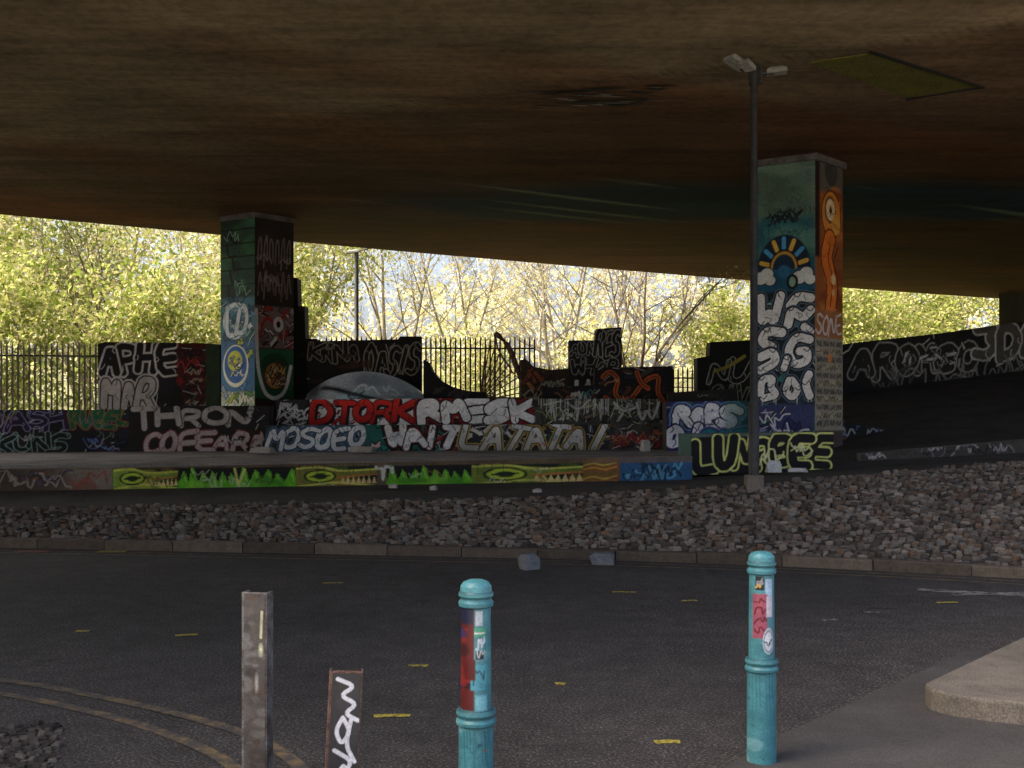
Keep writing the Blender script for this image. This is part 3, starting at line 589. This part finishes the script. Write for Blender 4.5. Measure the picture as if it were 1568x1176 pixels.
bub([(.56,Y(566)),(.62,Y(552))],.06); bub([(.12,Y(604)),(.14,Y(582)),(.36,Y(580)),(.30,Y(594)),(.44,Y(606)),(.18,Y(611))],.065); bub([(.66,Y(584)),(.58,Y(600)),(.72,Y(612)),(.84,Y(598)),(.72,Y(584))],.06); bub([(1.03,Y(576)),(.96,Y(590)),(1.04,Y(608))],.07)
for _ in range(46):
    x=c.r.uniform(.05,1.08); y=yv(c.r.uniform(455,612)); c.stroke([(x,y),(x+c.r.uniform(-.1,.1),y+.06),(x+c.r.uniform(-.12,.12),y+.10)],.006,'#16181c')
c.drips(.1,1.1,yv(600),'#e6e6e6',8,.35,.008)
c.rect(0,1.14,0,yv(620),'#3a4470',.08); c.wild(0,1.14,.2,yv(628),['#2a6a80','#50408a','#7a80b0','#207060','#303870'],26,.3,'#182038'); c.tags(0,1.1,.3,yv(630),['#d8d8e8','#202050'],8,.4,.014)
c.rect(0,1.14,0,yv(668),'#3a7a70',.05); c.grime(.2)
r=Canvas(.95,S-zb,.009,'#5e5a50',22)
r.rect(.0,.95,yv(520),yv(300),'#a05a26',.1); r.patches(['#c07030','#8a4018','#d08840'],16,.25,x0=.2,x1=.9,y0=yv(515),y1=yv(300)); r.rect(0,.16,yv(400),yv(240),'#2a1410',.06)
r.disc(.55,yv(268),.22,.26,'#3e3c38',.04)
r.disc(.55,yv(332),.34,.46,'#5a2408',.02); r.disc(.55,yv(332),.31,.42,'#e0902c',.02); r.disc(.52,yv(325),.2,.26,'#7a4a24',.02); r.disc(.52,yv(325),.15,.2,'#ecdcb0',.02); r.disc(.53,yv(325),.05,.08,'#40200c',.02)
r.disc(.72,yv(345),.14,.2,'#e8a848',.02)
r.stroke([(.5,yv(370)),(.35,yv(400)),(.6,yv(430)),(.55,yv(470)),(.45,yv(500))],.2,'#5a2408'); r.stroke([(.5,yv(370)),(.35,yv(400)),(.6,yv(430)),(.55,yv(470)),(.45,yv(500))],.17,'#e87c28'); r.stroke([(.52,yv(378)),(.42,yv(400)),(.62,yv(430)),(.5,yv(475))],.018,'#7a3408'); r.stroke([(.78,yv(380)),(.6,yv(405)),(.8,yv(435)),(.7,yv(480))],.02,'#5a2408')
r.tags(.2,.9,yv(500),yv(300),['#7a3408','#f0b060'],14,.3,.007,.8)
r.disc(.62,yv(430),.07,.1,'#f0d8a0'); r.disc(.62,yv(450),.06,.07,'#e8b070'); r.rect(0,.95,yv(520),yv(478),'#b0703c',.04); r.letters('SONE',.05,.9,yv(518),yv(482),'#e8d0c0','#5a2020',None,.025)
r.rect(.0,.95,yv(660),yv(520),'#a89c84',.03)
for k in range(11):
    for q in range(4):
        r.rect(.06+q*.22,.24+q*.22,yv(653-k*12),yv(645-k*12),['#5a5448','#8a7c60','#6a6a68','#c0b494'][(k*3+q*2)%4],.03,a=.7); r.tag(.05+q*.22,.25+q*.22,yv(654-k*12),yv(644-k*12),'#2a2620',.007,9)
r.disc(.5,yv(550),.07,.09,'#d88838'); r.rect(0,.95,0,yv(662),'#5a4a40',.05); r.rect(.7,.95,0,yv(690),'#7a2018',.05); r.grime(.25)
pillar('bridge_pillar',(5.52,20.0),(4.55,20.6),(6.25,20.75),zb,S+.02,c,r,1.1)

zb2=1.2
def yw(y): return (650-y)*.01529+.3
c=Canvas(1.13,S-zb2,.013,'#2c4e36',23)
c.patches(['#346a42','#203424','#427250'],14,.3,y0=yw(450))
for k,y in enumerate([350,372,392,412,435]): c.rect(0,1.13,yw(y)-.01,yw(y)+.02,'#0e160e',.02); x=c.r.uniform(.2,.5); c.stroke([(x,yw(y)),(x+.05,yw(y)-.3),(x+.3,yw(y)-.28)],.03,'#0c120c')
c.rect(0,1.13,yw(520),yw(455),'#4a7a88',.1); c.wild(0,1.13,yw(520),yw(455),['#5a8aa0','#c8d4d8','#2c5068','#3a6a60'],22,.35,'#1c3040'); c.disc(.5,yw(490),.36,.38,'#dfe8ea',.03,ring=.05); c.letters('LD',.2,.9,yw(515),yw(465),'#d0dcdc','#2c5068',None,.05)
c.rect(0,1.13,yw(600),yw(522),'#3a6a90',.06); c.wild(0,1.13,yw(600),yw(522),['#4a80a8','#a8b83a','#28507a','#c8ccb0'],16,.3,'#18283c'); c.disc(.5,yw(560),.42,.5,'#d8dcc0'); c.disc(.5,yw(558),.37,.44,'#2f62a0'); c.disc(.48,yw(552),.24,.24,'#c8cc40'); c.wild(.3,.7,yw(575),yw(538),['#d8dc50','#2f62a0','#8a9c30','#f0f0d0'],12,.2,'#1c3c68'); c.tags(.2,.8,yw(580),yw(535),['#1c3c68','#e8e8c0'],5,.3,.012)
c.rect(0,1.13,0,yw(600),'#9aa890',.06); c.wild(0,1.1,0,yw(600),['#c8d0b8','#5a8a40','#a8b030','#8090a0','#e0e4d8'],22,.3,'#203020'); c.tags(0,1.1,0,yw(600),['#203020','#e0e0c0'],8,.4,.016); c.tags(0,1.1,yw(520),yw(340),['#14241a','#8ab0a0'],10,.4,.012); c.grime(.25)
r=Canvas(1.08,S-zb2,.013,'#2c2521',24)
r.patches(['#3a2e28','#201a16'],10,.3)
for k in range(6): 
    x=.08+.16*k; j=r.r.uniform(-8,8); r.stroke([(x,yw(402+j)),(x+.02,yw(368+j)),(x+.1,yw(362-j)),(x+.1,yw(398))],.018,'#8f857a',a=.8)
    r.stroke([(x,yw(450+j)),(x+.06,yw(412-j)),(x+.12,yw(445))],.02,'#8a7a70',a=.8)
r.tags(0,1,yw(460),yw(355),['#a0968c','#5a4a40'],12,.4,.012)
r.rect(0,1.08,yw(532),yw(468),'#7c6a66',.05); r.wild(0,1.08,yw(530),yw(470),['#9a8a86','#a02c28','#d8ccc8','#3a1c1c','#6a5450'],26,.32,'#201414'); r.stroke([(.1,yw(520)),(.3,yw(480)),(.6,yw(500)),(.9,yw(472))],.04,'#a02c28'); r.disc(.65,yw(495),.14,.18,'#d8d0c8'); r.disc(.65,yw(495),.06,.08,'#181414')
r.rect(0,1.08,yw(610),yw(534),'#28603a',.04); r.disc(.54,yw(572),.44,.5,'#1c4428'); r.disc(.56,yw(575),.28,.3,'#b87830'); r.wild(.35,.75,yw(592),yw(552),['#d8a048','#8a5420','#e8c070','#28401c'],14,.22,'#3a2008'); r.tags(.2,.9,yw(595),yw(550),['#5a2c10','#28401c','#e8c070'],7,.3,.012)
r.stroke([(.04,yw(475)),(.06,yw(560)),(.25,yw(602)),(.54,yw(612)),(.85,yw(600)),(1.0,yw(560))],.045,'#dcdcd8'); r.rect(0,1.08,0,yw(616),'#46120f',.06); r.grime(.25)
pillar('bridge_pillar',(-6.02,25.7),(-6.98,26.3),(-5.27,26.5),zb2,S+.02,c,r,1.05)
c=Canvas(1.0,S-2.5,.05,'#3a3834',25); r=Canvas(1.0,S-2.5,.05,'#3a3834',26)
pillar('bridge_pillar',(19.4,42.0),(18.85,42.5),(20.0,42.6),2.5,S+.02,c,r)

# ---------------------------------------------------------------- bridge deck
nx=700; ny=260; X=np.linspace(-45,48,nx); WID=27.3
fy=33.7+.60*X-.003*X*X
YY=(fy-WID)[None]+np.linspace(0,WID,ny)[:,None]; XX=np.broadcast_to(X,YY.shape)
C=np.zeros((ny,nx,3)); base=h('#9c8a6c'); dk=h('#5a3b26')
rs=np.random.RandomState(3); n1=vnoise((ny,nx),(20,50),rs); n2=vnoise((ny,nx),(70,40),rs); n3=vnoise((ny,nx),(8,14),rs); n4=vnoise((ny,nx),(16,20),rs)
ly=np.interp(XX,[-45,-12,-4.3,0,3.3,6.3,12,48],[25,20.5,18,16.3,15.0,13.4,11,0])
t=np.clip((YY-ly)/.25+.5,0,1)*.5+np.clip((YY-ly)/6,0,1)*.5; t=np.clip(t+(n3-.5)*.3,0,1)  # paints lit near side and shade beyond into the colour, with brown dirt
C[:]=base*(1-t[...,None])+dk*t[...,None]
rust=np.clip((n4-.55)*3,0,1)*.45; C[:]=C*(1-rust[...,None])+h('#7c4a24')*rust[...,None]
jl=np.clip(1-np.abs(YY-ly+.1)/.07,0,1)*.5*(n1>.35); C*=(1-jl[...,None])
ax=XX*.86+YY*.51; cr=-XX*.51+YY*.86
bandc=np.interp(ax,[4,12,22,34],[25.5,21.5,15.5,9.0])
bm=np.clip(1.0-np.abs(cr-bandc)/3.2,0,1)*np.clip((ax-9)/5,0,1); bm=np.clip(bm*2.4*(.55+.7*n1),0,1)
C[:]=C*(1-bm[...,None])+h('#10384a')*bm[...,None]
st=np.clip((vnoise((ny,nx),(60,16),rs)-.72)*7,0,1)*bm; C[:]=C*(1-st[...,None]*.6)+h('#9fb08c')*st[...,None]*.6
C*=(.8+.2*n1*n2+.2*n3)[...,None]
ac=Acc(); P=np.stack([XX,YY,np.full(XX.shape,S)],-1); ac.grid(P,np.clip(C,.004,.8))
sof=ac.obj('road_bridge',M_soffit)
def spall():
    rs=np.random.RandomState(9); V=[];F=[];mi=[]; k=0
    for j in range(60):
        x=rs.uniform(.35,2.25); y=rs.uniform(15.95,16.95)-(x-1.3)*.12; l=rs.uniform(.08,.36); w=rs.uniform(.02,.06)
        V+=[(x-l,y,S-.006-.0004*j),(x-l*.2,y-w,S-.006-.0004*j),(x+l,y+rs.uniform(-.03,.03),S-.006-.0004*j),(x+l*.3,y+w,S-.006-.0004*j)]; F.append((k,k+1,k+2,k+3)); k+=4; mi.append(1 if rs.rand()>.8 else 0)
    add('spalled_patch',mesh_np('spalled_patch',V,F,None,[M_fence,M_bridge],mi),sof)
spall()
ac=Acc(); cc=h('#a09a90')
top=P.copy()[::20,::10]; top[...,2]=S+1.3; ac.grid(top,np.broadcast_to(cc,top.shape))
for row in(P[0,::10],P[-1,::10]):
    hi=row.copy(); hi[:,2]=S+2.0; T=np.stack([row,hi]); ac.grid(T,np.broadcast_to(cc,T.shape))
ac.obj('deck_and_parapet',M_bridge,sof)
prism('soffit_panel',[(4.79,14.47),(6.77,15.9),(5.94,16.47),(4.03,14.87)],S-.012,S+.01,flat_mat('olive_panel',(0.13,0.13,0.022),.3,2,30),sof,0)
V=[];F=[]; tube(V,F,[(4.7,14.4,S-.02),(6.85,15.95,S-.02),(5.94,16.55,S-.02)],.022,4); add('panel_joint',mesh_np('panel_joint',V,F,None,[M_fence]),sof)

# ---------------------------------------------------------------- lamp posts
def lamp(loc,H,double=True):
    root=empty('street_lamp',loc); V=[];F=[]
    k=1 if double else 1.3
    tube(V,F,[(0,0,0),(0,0,1.1),(0,0,1.12),(0,0,H)],[.07*k,.07*k,.052*k,.045*k],12)
    add('post',mesh_np('post',V,F,None,[M_dark],smooth=True),root)
    def flood(x,y,z,rz,ry,sx=.30,sy=.2):
        a=Acc()
        k=a.verts([(x0*sx/2*s,y0*sy/2*s,zz) for zz,s in((.05,.65),(.015,1),(-.035,1)) for (x0,y0) in((-1,-1),(1,-1),(1,1),(-1,1))],h('#909088'))
        a.F.append(k+np.array([[0,1,2,3],[8,11,10,9]]+[[l*4+q,l*4+4+q,l*4+4+(q+1)%4,l*4+(q+1)%4] for l in(0,1) for q in range(4)]))
        o=a.obj('floodlight',M_stone,root); o.location=(x,y,z); o.rotation_euler=(0,ry,rz)
    if double:
        prism('base',[(-.11,-.11),(.11,-.11),(.11,.11),(-.11,.11)],-.15,.17,M_pave,root,.015)
        V=[];F=[]; tube(V,F,[(-.18,-.05,H-.06),(0,0,H-.1),(.26,0,H-.1)],.022,6); tube(V,F,[(0,0,H-.25),(0,0,H+.02)],.065,10); tube(V,F,[(.08,0,H-.24),(.08,0,H+.0)],.03,8)
        add('bracket',mesh_np('bracket',V,F,None,[M_dark]),root)
        flood(-.24,-.1,H+.01,.5,.35); flood(.3,0,H-.07,-.2,-.05,.26,.16); flood(-.12,-.15,H-.04,.8,.3,.2,.15)
    else:
        V=[];F=[]; tube(V,F,[(-.05,0,H),(.32,0,H+.12)],.02,6); add('bracket',mesh_np('bracket',V,F,None,[M_dark]),root)
        flood(-.12,0,H+.02,0,-.1,.38,.2); flood(.3,0,H+.13,0,-.3,.22,.2)
    return root
lamp((3.15,14.3,float(terrain_z(3.15,14.3))+.0),6.3-.8)
lamp((-4.6,32.5,1.5),5.05,False)

# ---------------------------------------------------------------- palisade fence
def fence(p0,p1,z0,z1,sp=.13):
    p0=np.array(p0);p1=np.array(p1); L=np.linalg.norm(p1-p0); n=int(L/sp); ac=Acc(); c=h('#202020')
    for k in range(n+1):
        p=p0+(p1-p0)*k/n; w=.022; hh=z1+random.uniform(-.01,.01)
        q=ac.verts([(p[0]-w,p[1]-.01,z0),(p[0]+w,p[1]-.01,z0),(p[0]+w,p[1]+.01,z0),(p[0]-w,p[1]+.01,z0),
          (p[0]-w,p[1]-.01,hh-.12),(p[0]+w,p[1]-.01,hh-.12),(p[0]+w,p[1]+.01,hh-.12),(p[0]-w,p[1]+.01,hh-.12),
          (p[0]-.003,p[1]-.003,hh),(p[0]+.003,p[1]-.003,hh),(p[0]+.003,p[1]+.003,hh),(p[0]-.003,p[1]+.003,hh)],c)
        ac.F.append(q+np.array([[l*4+a,l*4+(a+1)%4,l*4+4+(a+1)%4,l*4+4+a] for l in(0,1) for a in range(4)]))
    V=[];F=[]
    o=ac.obj('palisade_fence',M_fence)
    for z in(z0+.25,z1-.32): tube(V,F,[(p0[0],p0[1]+.03,z),(p1[0],p1[1]+.03,z)],.028,4)
    add('rails',mesh_np('rails',V,F,None,[M_fence]),o)
fence((-17,26.2),(-7.2,27.6),1.1,3.50); fence((-4.9,29),(.6,29.2),1.4,3.82); fence((.6,29.2),(12,30.5),1.4,3.05)

# ---------------------------------------------------------------- bollards
def bollard(loc,paint,seed):
    H=1.01; r0=.062; prof=[(0,.070),(.435,.069),(.437,.078),(.452,.080),(.462,.073),(.470,.073),(.480,.079),(.494,.077),(.497,.062),(.90,.059),(.905,.068),(.922,.070),(.93,.062),(.94,.062),(.946,.069),(.958,.069),(.963,.063),(.985,.061),(1.0,.05),(1.008,.03),(1.01,.0005)]
    zz=np.unique(np.concatenate([np.linspace(0,H,290),[p[0] for p in prof]])); rr=np.interp(zz,[p[0] for p in prof],[p[1] for p in prof])
    c=Canvas(2*math.pi*r0,H,.0033,'#4a8a92',seed,x0=-math.pi*r0); paint(c)
    for z in (.436,.466,.495,.903,.935,.96): c.rect(-.3,.3,z-.003,z+.003,'#1c4046',.003,a=.7)
    c.grime(.25,14); A=c.finalize()
    nu=A.shape[1]; th=np.linspace(-math.pi,math.pi,nu); jj=np.clip((zz/H*(A.shape[0]-1)).astype(int),0,A.shape[0]-1)
    P=np.zeros((len(zz),nu,3)); P[...,0]=rr[:,None]*np.sin(th); P[...,1]=-rr[:,None]*np.cos(th); P[...,2]=zz[:,None]
    ac=Acc(); ac.grid(P,A[jj]); o=ac.obj('bollard',M_bollard,smooth=True); o.location=loc; return o
def bp1(c):
    c.patches(['#5a9ca6','#3c7c88','#7fb4bb'],30,.04,a=.6)
    c.rect(-.12,-.005,.50,.90,'#5c1a1c',.006); c.rect(-.12,-.01,.84,.90,'#141c3c',.006); c.patches(['#14102a','#8a2420','#28306a','#30100c'],14,.025,-.1,-.01,.52,.85)
    c.rect(.0,.03,.835,.893,'#b8c4cc',.003); c.rect(-.005,.045,.79,.825,'#48a080',.004); c.rect(-.005,.04,.80,.808,'#d0d8d0',.002); c.tag(.005,.04,.74,.79,'#c8d4dc',.004); c.rect(.0,.035,.70,.735,'#16283c',.003); c.tag(.005,.035,.70,.735,'#e0e0e0',.002)
    c.rect(-.02,.045,.58,.68,'#4fa0b0',.004); c.tag(-.01,.04,.60,.66,'#1c4a58',.003); c.rect(.0,.05,.50,.56,'#7ac0cc',.01)
    c.rect(-.05,.0,.62,.70,'#5a1414',.004); c.drips(-.06,.06,.42,'#2a6470',18,.25,.002); c.patches(['#20505c','#8a5a40'],16,.010,y1=.45); c.tags(-.06,.06,.1,.4,['#2c6874'],3,.06,.002)
def bp2(c):
    c.patches(['#5a9ca6','#3c7c88','#86b8be'],30,.04,a=.6)
    c.rect(-.045,.0,.828,.897,'#14161c',.003); c.tag(-.04,-.005,.84,.88,'#c8a040',.004); c.tag(-.04,-.005,.85,.89,'#8088a0',.003)
    c.rect(.005,.045,.80,.88,'#a8c8e0',.004); c.rect(-.06,.015,.60,.81,'#a04e62',.006)
    for k in range(4): c.tag(-.05,.01,.62+k*.045,.66+k*.045,'#6a0c18',.004,8)
    c.rect(.01,.045,.70,.80,'#d0c8d8',.006); c.disc(.022,.585,.03,.062,'#d8e0e4',.003); c.disc(.022,.585,.024,.05,'#8a98a8',.003,ring=.003); c.tag(.0,.04,.56,.61,'#28384a',.0025)
    c.patches(['#2c6470','#8a6a50'],18,.009,y1=.45); c.drips(-.06,.06,.43,'#2f7480',14,.25,.002)
bollard((-.143,4.36,0),bp1,31); bollard((1.2,5.28,0),bp2,32)

def channel_post(name,loc,w,H,mat,lean=0,rz=0,front=None):
    root=empty(name,loc); t=.008; d=.06
    pts=[(-w/2,0),(w/2,0),(w/2,d),(w/2-t,d),(w/2-t,t),(-w/2+t,t),(-w/2+t,d),(-w/2,d)]
    prism('channel',pts,-.1,H,mat,root,.003)
    prism('end_plate',[(-w/2+t+.001,t+.001),(w/2-t-.001,t+.001),(w/2-t-.001,d-.004),(-w/2+t+.001,d-.004)],H-.02,H-.008,mat,root,0)
    if front is not None:
        A=front.finalize(); nv,nu=A.shape[:2]; P=np.zeros(A.shape); P[...,0]=np.linspace(-w/2+.012,w/2-.006,nu); P[...,1]=-.003; P[...,2]=np.linspace(.0,H-.006,nv)[:,None]
        a=Acc(); a.grid(P,A); a.obj('painted_face',M_bollard,root)
    root.rotation_euler=(0,lean,rz); return root
c=Canvas(.1,.97,.003,'#55504c',40); c.patches(['#6a645e','#3e3630','#7c7874','#5a4438'],60,.03,a=.7); c.stroke([(.085,.9),(.08,.8)],.006,'#c8c4a0'); c.disc(.06,.62,.006,.03,'#b8b8b0'); c.disc(.08,.75,.008,.02,'#d8d8b0'); c.grime(.4,20)
channel_post('steel_post',(-1.01,4.3,0),.107,.967,M_galv,.0,-.22,c)
c=Canvas(.105,.72,.0025,'#2a2a2e',41); c.patches(['#35353a','#202024'],20,.03)
for l in ([(.02,.70),(.085,.675),(.03,.64),(.095,.61),(.05,.575),(.1,.55)],[(.045,.56),(.02,.51),(.045,.46),(.075,.51),(.045,.56)],[(.075,.55),(.06,.46),(.095,.40)],[(.02,.44),(.09,.40),(.05,.35),(.1,.31)],[(.03,.33),(.06,.40),(.07,.30)],[(.02,.24),(.08,.28),(.05,.2)]): c.stroke(l,.0075,'#d8d8de')
c.grime(.2,20)
channel_post('rusty_steel_post',(-.64,4.0,0),.122,.725,M_rust,.05,.12,c)

def rock(name,x,y,z,s,mat,rz,col='#6c6e70'):
    ac=Acc(); rr=random.Random(int(x*100))
    k=ac.verts([(a*s[0]*.5*rr.uniform(.75,1.1)*f,b*s[1]*.5*rr.uniform(.75,1.1)*f,zz*s[2]*rr.uniform(.85,1.1)) for zz,f in((0,1),(.75,1),(1.0,.75)) for a,b in((-1,-1),(1,-1),(1,1),(-1,1))],h(col))
    ac.F.append(k+np.array([[8,9,10,11]]+[[l*4+q,l*4+(q+1)%4,l*4+4+(q+1)%4,l*4+4+q] for l in(0,1) for q in range(4)]))
    o=ac.obj(name,mat); o.location=(x,y,z); o.rotation_euler=(0,0,rz); return o
rock('granite_block',.19,12.0,0,(.2,.17,.16),M_stone,.5); rock('granite_block',1.02,12.4,0,(.27,.18,.13),M_stone,-.15)
for (x,y,z,s) in [(-4.75,20.9,.99,(.42,.3,.12)),(-2.85,21,1.0,(.5,.3,.11)),(2.5,20.5,1.03,(.16,.14,.2)),(-1.75,16.15,.62,(.12,.1,.06)),(4.0,16.8,.82,(.22,.15,.17)),(4.35,16.7,.83,(.3,.2,.06)),(-1.15,16.0,.6,(.1,.1,.06)),(.35,15.2,.62,(.1,.1,.05))]:
    rock('concrete_rubble',x,y,z,s,M_stone if (y>17 or x<3) else M_white,random.uniform(-.5,.5),'#a8a49a')

# ---------------------------------------------------------------- trees
def tree_mesh(seed,H,spread,nleaf,cols,lsize,bark,stems=1,leafspread=.38,levels=3,low=.15):
    rd=random.Random(seed); rs=np.random.RandomState(seed); V=[];F=[];anc=[]
    def grow(p,d,L,r,lv):
        n=5 if lv<3 else 3; pts=[p]; rad=[r]; q=p.copy(); dd=d.copy()
        for k in range(n):
            dd=(dd+Vector((rd.uniform(-.2,.2),rd.uniform(-.2,.2),rd.uniform(-.05,.16)))).normalized(); q=q+dd*(L/n); pts.append(q.copy()); rad.append(max(.007,r*(1-.8*(k+1)/n)))
        tube(V,F,pts,rad,5 if lv<2 else 3)
        if lv>=levels-1: anc.extend([tuple(x) for x in pts[1:]])
        if lv<levels:
            m=[9,6,5,4][lv] 
            for k in range(m):
                t=(low if lv==0 else .2)+(1-(low if lv==0 else .2))*(k+rd.random())/m; i=min(n-1,int(t*n)); f=t*n-i; b=pts[i].lerp(pts[i+1],f)
                a=rd.uniform(0,6.28); tilt=rd.uniform(.5,1.15); ax=dd.orthogonal().normalized(); ax.rotate(Matrix.Rotation(a,3,dd)); nd=(dd*math.cos(tilt)+ax*math.sin(tilt)*spread).normalized(); nd.z+=.12
                grow(b,nd.normalized(),L*rd.uniform(.38,.6)*(1-.35*t),max(.008,rad[i]*.55),lv+1)
    for s_ in range(stems):
        a=rd.uniform(0,6.28); o=Vector((math.cos(a)*.3*s_,math.sin(a)*.3*s_,0)); grow(o,Vector((math.cos(a)*.25*min(s_,1),math.sin(a)*.25*min(s_,1),1)).normalized(),H*rd.uniform(.8,1),.02*H/ (1+.3*stems),0)
    nb=len(F); V=np.array(V); F=np.array(F); C=np.tile(h('#7a6a50'),(len(V),1))
    if nleaf:
        A=np.array(anc); cl=rs.rand(len(A))**2; cl/=cl.sum(); A=A[rs.choice(len(A),nleaf,p=cl)]+rs.normal(0,leafspread,(nleaf,3)); A[:,2]=np.maximum(A[:,2],.15)
        u=rs.normal(0,1,(nleaf,3)); u/=np.linalg.norm(u,axis=1)[:,None]; w=np.cross(u,rs.normal(0,1,(nleaf,3))); w/=np.linalg.norm(w,axis=1)[:,None]
        sz=lsize*rs.uniform(.5,1.3,(nleaf,1)); LV=np.stack([A-u*sz,A-w*sz*.5,A+u*sz,A+w*sz*.5],1).reshape(-1,3)
        LF=np.arange(nleaf*4).reshape(-1,4)+len(V); pal=np.array([h(c) for c in cols]); lc=pal[rs.randint(0,len(pal),nleaf)]*rs.uniform(.6,1.2,(nleaf,1))
        V=np.vstack([V,LV]); F=np.vstack([F,LF]); C=np.vstack([C,np.repeat(lc,4,0)])
    return mesh_np('tree_mesh',V,F,C,[bark,M_leaf],[0]*nb+[1]*(len(F)-nb))
GR=['#9ca850','#b8bc6c','#84963f','#c8c47c','#d6ce98']; YL=['#deda9c','#e8e2b8','#d0cc88','#ece6cc','#c8ba90']; PK=['#d8c498','#e8d8b8','#c8c280']
T=[tree_mesh(1,8.5,1,8500,GR,.10,M_bark,2),tree_mesh(2,10,.9,3600,YL,.08,M_bark,3),tree_mesh(3,9,1,3000,YL+PK,.08,M_bark,3),tree_mesh(4,9,1.1,7500,GR+YL,.10,M_bark,2)]
SH=[tree_mesh(8,3.2,1.2,5500,GR,.08,M_bark,3,.25,2,.05),tree_mesh(9,2.6,1.2,4000,YL+GR,.07,M_bark,3,.25,2,.05)]
BT=tree_mesh(6,7.5,1.15,200,YL,.06,M_twig,3,.2,3,.05)
def put(name,me,x,y,sc,rz):
    o=add(name,me); z=float(terrain_z(x,y)); o.location=(x,y,z-.1); o.scale=(sc,sc,sc*random.uniform(.9,1.1)); o.rotation_euler=(0,0,rz); return o
R=random.Random(5)
for (x,y,k,s) in [(-18.5,38,3,1),(-14.5,37.5,0,1.0),(-11,38.5,3,.95),(-8.6,42,0,.9),(-18,47,3,1.3),(-12,48,3,1.2),(-4.8,44,1,.9),(-1.8,42,2,.85),(1.8,45,1,.9),(5,43,2,.9),(2,56,2,1.1),(8.5,47,1,.9),(12,48,3,.85),(17,50,0,.8),(21,52,3,.9),(27,54,0,.9),(-26,44,3,1.2)]:
    put('deciduous_tree',T[k],x,y,s,R.uniform(0,6.28))
for (x,y,k,s) in [(-16,31,0,1.1),(-13.5,31.5,0,1.2),(-11.2,31.5,0,1.2),(-9.0,33,0,1.2),(-1.5,37,1,1),(3.5,38,1,1.1),(9,43,0,1.2),(12.5,44.5,0,1.2),(15.5,46,0,1.2),(19,48,0,1.3),(23,50,0,1.3)]:
    put('shrub',SH[k],x,y,s,R.uniform(0,6.28))
put('bare_tree',BT,4.4,38,.95,.4); put('bare_tree',BT,-13.0,34.5,.8,2.0)
rs=np.random.RandomState(12); n=22000
cx=rs.uniform(-60,80,420); cy=rs.uniform(62,84,420); cz=terrain_z(cx,cy)+rs.uniform(.5,6.5,420); ci=rs.randint(0,420,n)
A=np.stack([cx[ci],cy[ci],cz[ci]],1)+rs.normal(0,1,(n,3))*[1.5,1.2,1.1]; u=rs.normal(0,1,(n,3)); u/=np.linalg.norm(u,axis=1)[:,None]; w=np.cross(u,rs.normal(0,1,(n,3))); w/=np.linalg.norm(w,axis=1)[:,None]
sz=.26*rs.uniform(.5,1.3,(n,1)); LV=np.stack([A-u*sz,A-w*sz*.5,A+u*sz,A+w*sz*.5],1).reshape(-1,3); pal=np.array([h(q) for q in YL+PK]); lc=pal[rs.randint(0,len(pal),n)]*rs.uniform(.8,1.2,(n,1))
add('distant_trees',mesh_np('distant_trees',LV,np.arange(4*n).reshape(-1,4),np.repeat(lc,4,0),[M_leaf]))

# ---------------------------------------------------------------- light, sky, camera
sd=Vector((-.85,-.15,.95)).normalized(); el=math.asin(sd.z)
w=bpy.data.worlds.new('World'); scene.world=w; w.use_nodes=True; nt=w.node_tree; bg=nt.nodes['Background']
sk=N(nt,'ShaderNodeTexSky',sky_type='NISHITA'); sk.sun_disc=False; sk.sun_elevation=el; sk.sun_rotation=math.atan2(sd.x,sd.y)%(2*math.pi); sk.dust_density=7; sk.air_density=.7; sk.ozone_density=0
nt.links.new(sk.outputs[0],bg.inputs[0]); bg.inputs[1].default_value=.5
L=bpy.data.lights.new('sun','SUN'); L.energy=8.5; L.angle=math.radians(.5); L.color=(1,.94,.84); lo=bpy.data.objects.new('sun',L); lo.rotation_euler=sd.to_track_quat('Z','Y').to_euler(); scene.collection.objects.link(lo)
cam=bpy.data.cameras.new('camera'); co=bpy.data.objects.new('camera',cam); scene.collection.objects.link(co); co.location=(0,0,1.65); co.rotation_euler=(math.radians(90),0,0)
cam.sensor_width=36; cam.lens=38.6; cam.shift_y=.0332; cam.clip_end=2000; scene.camera=co
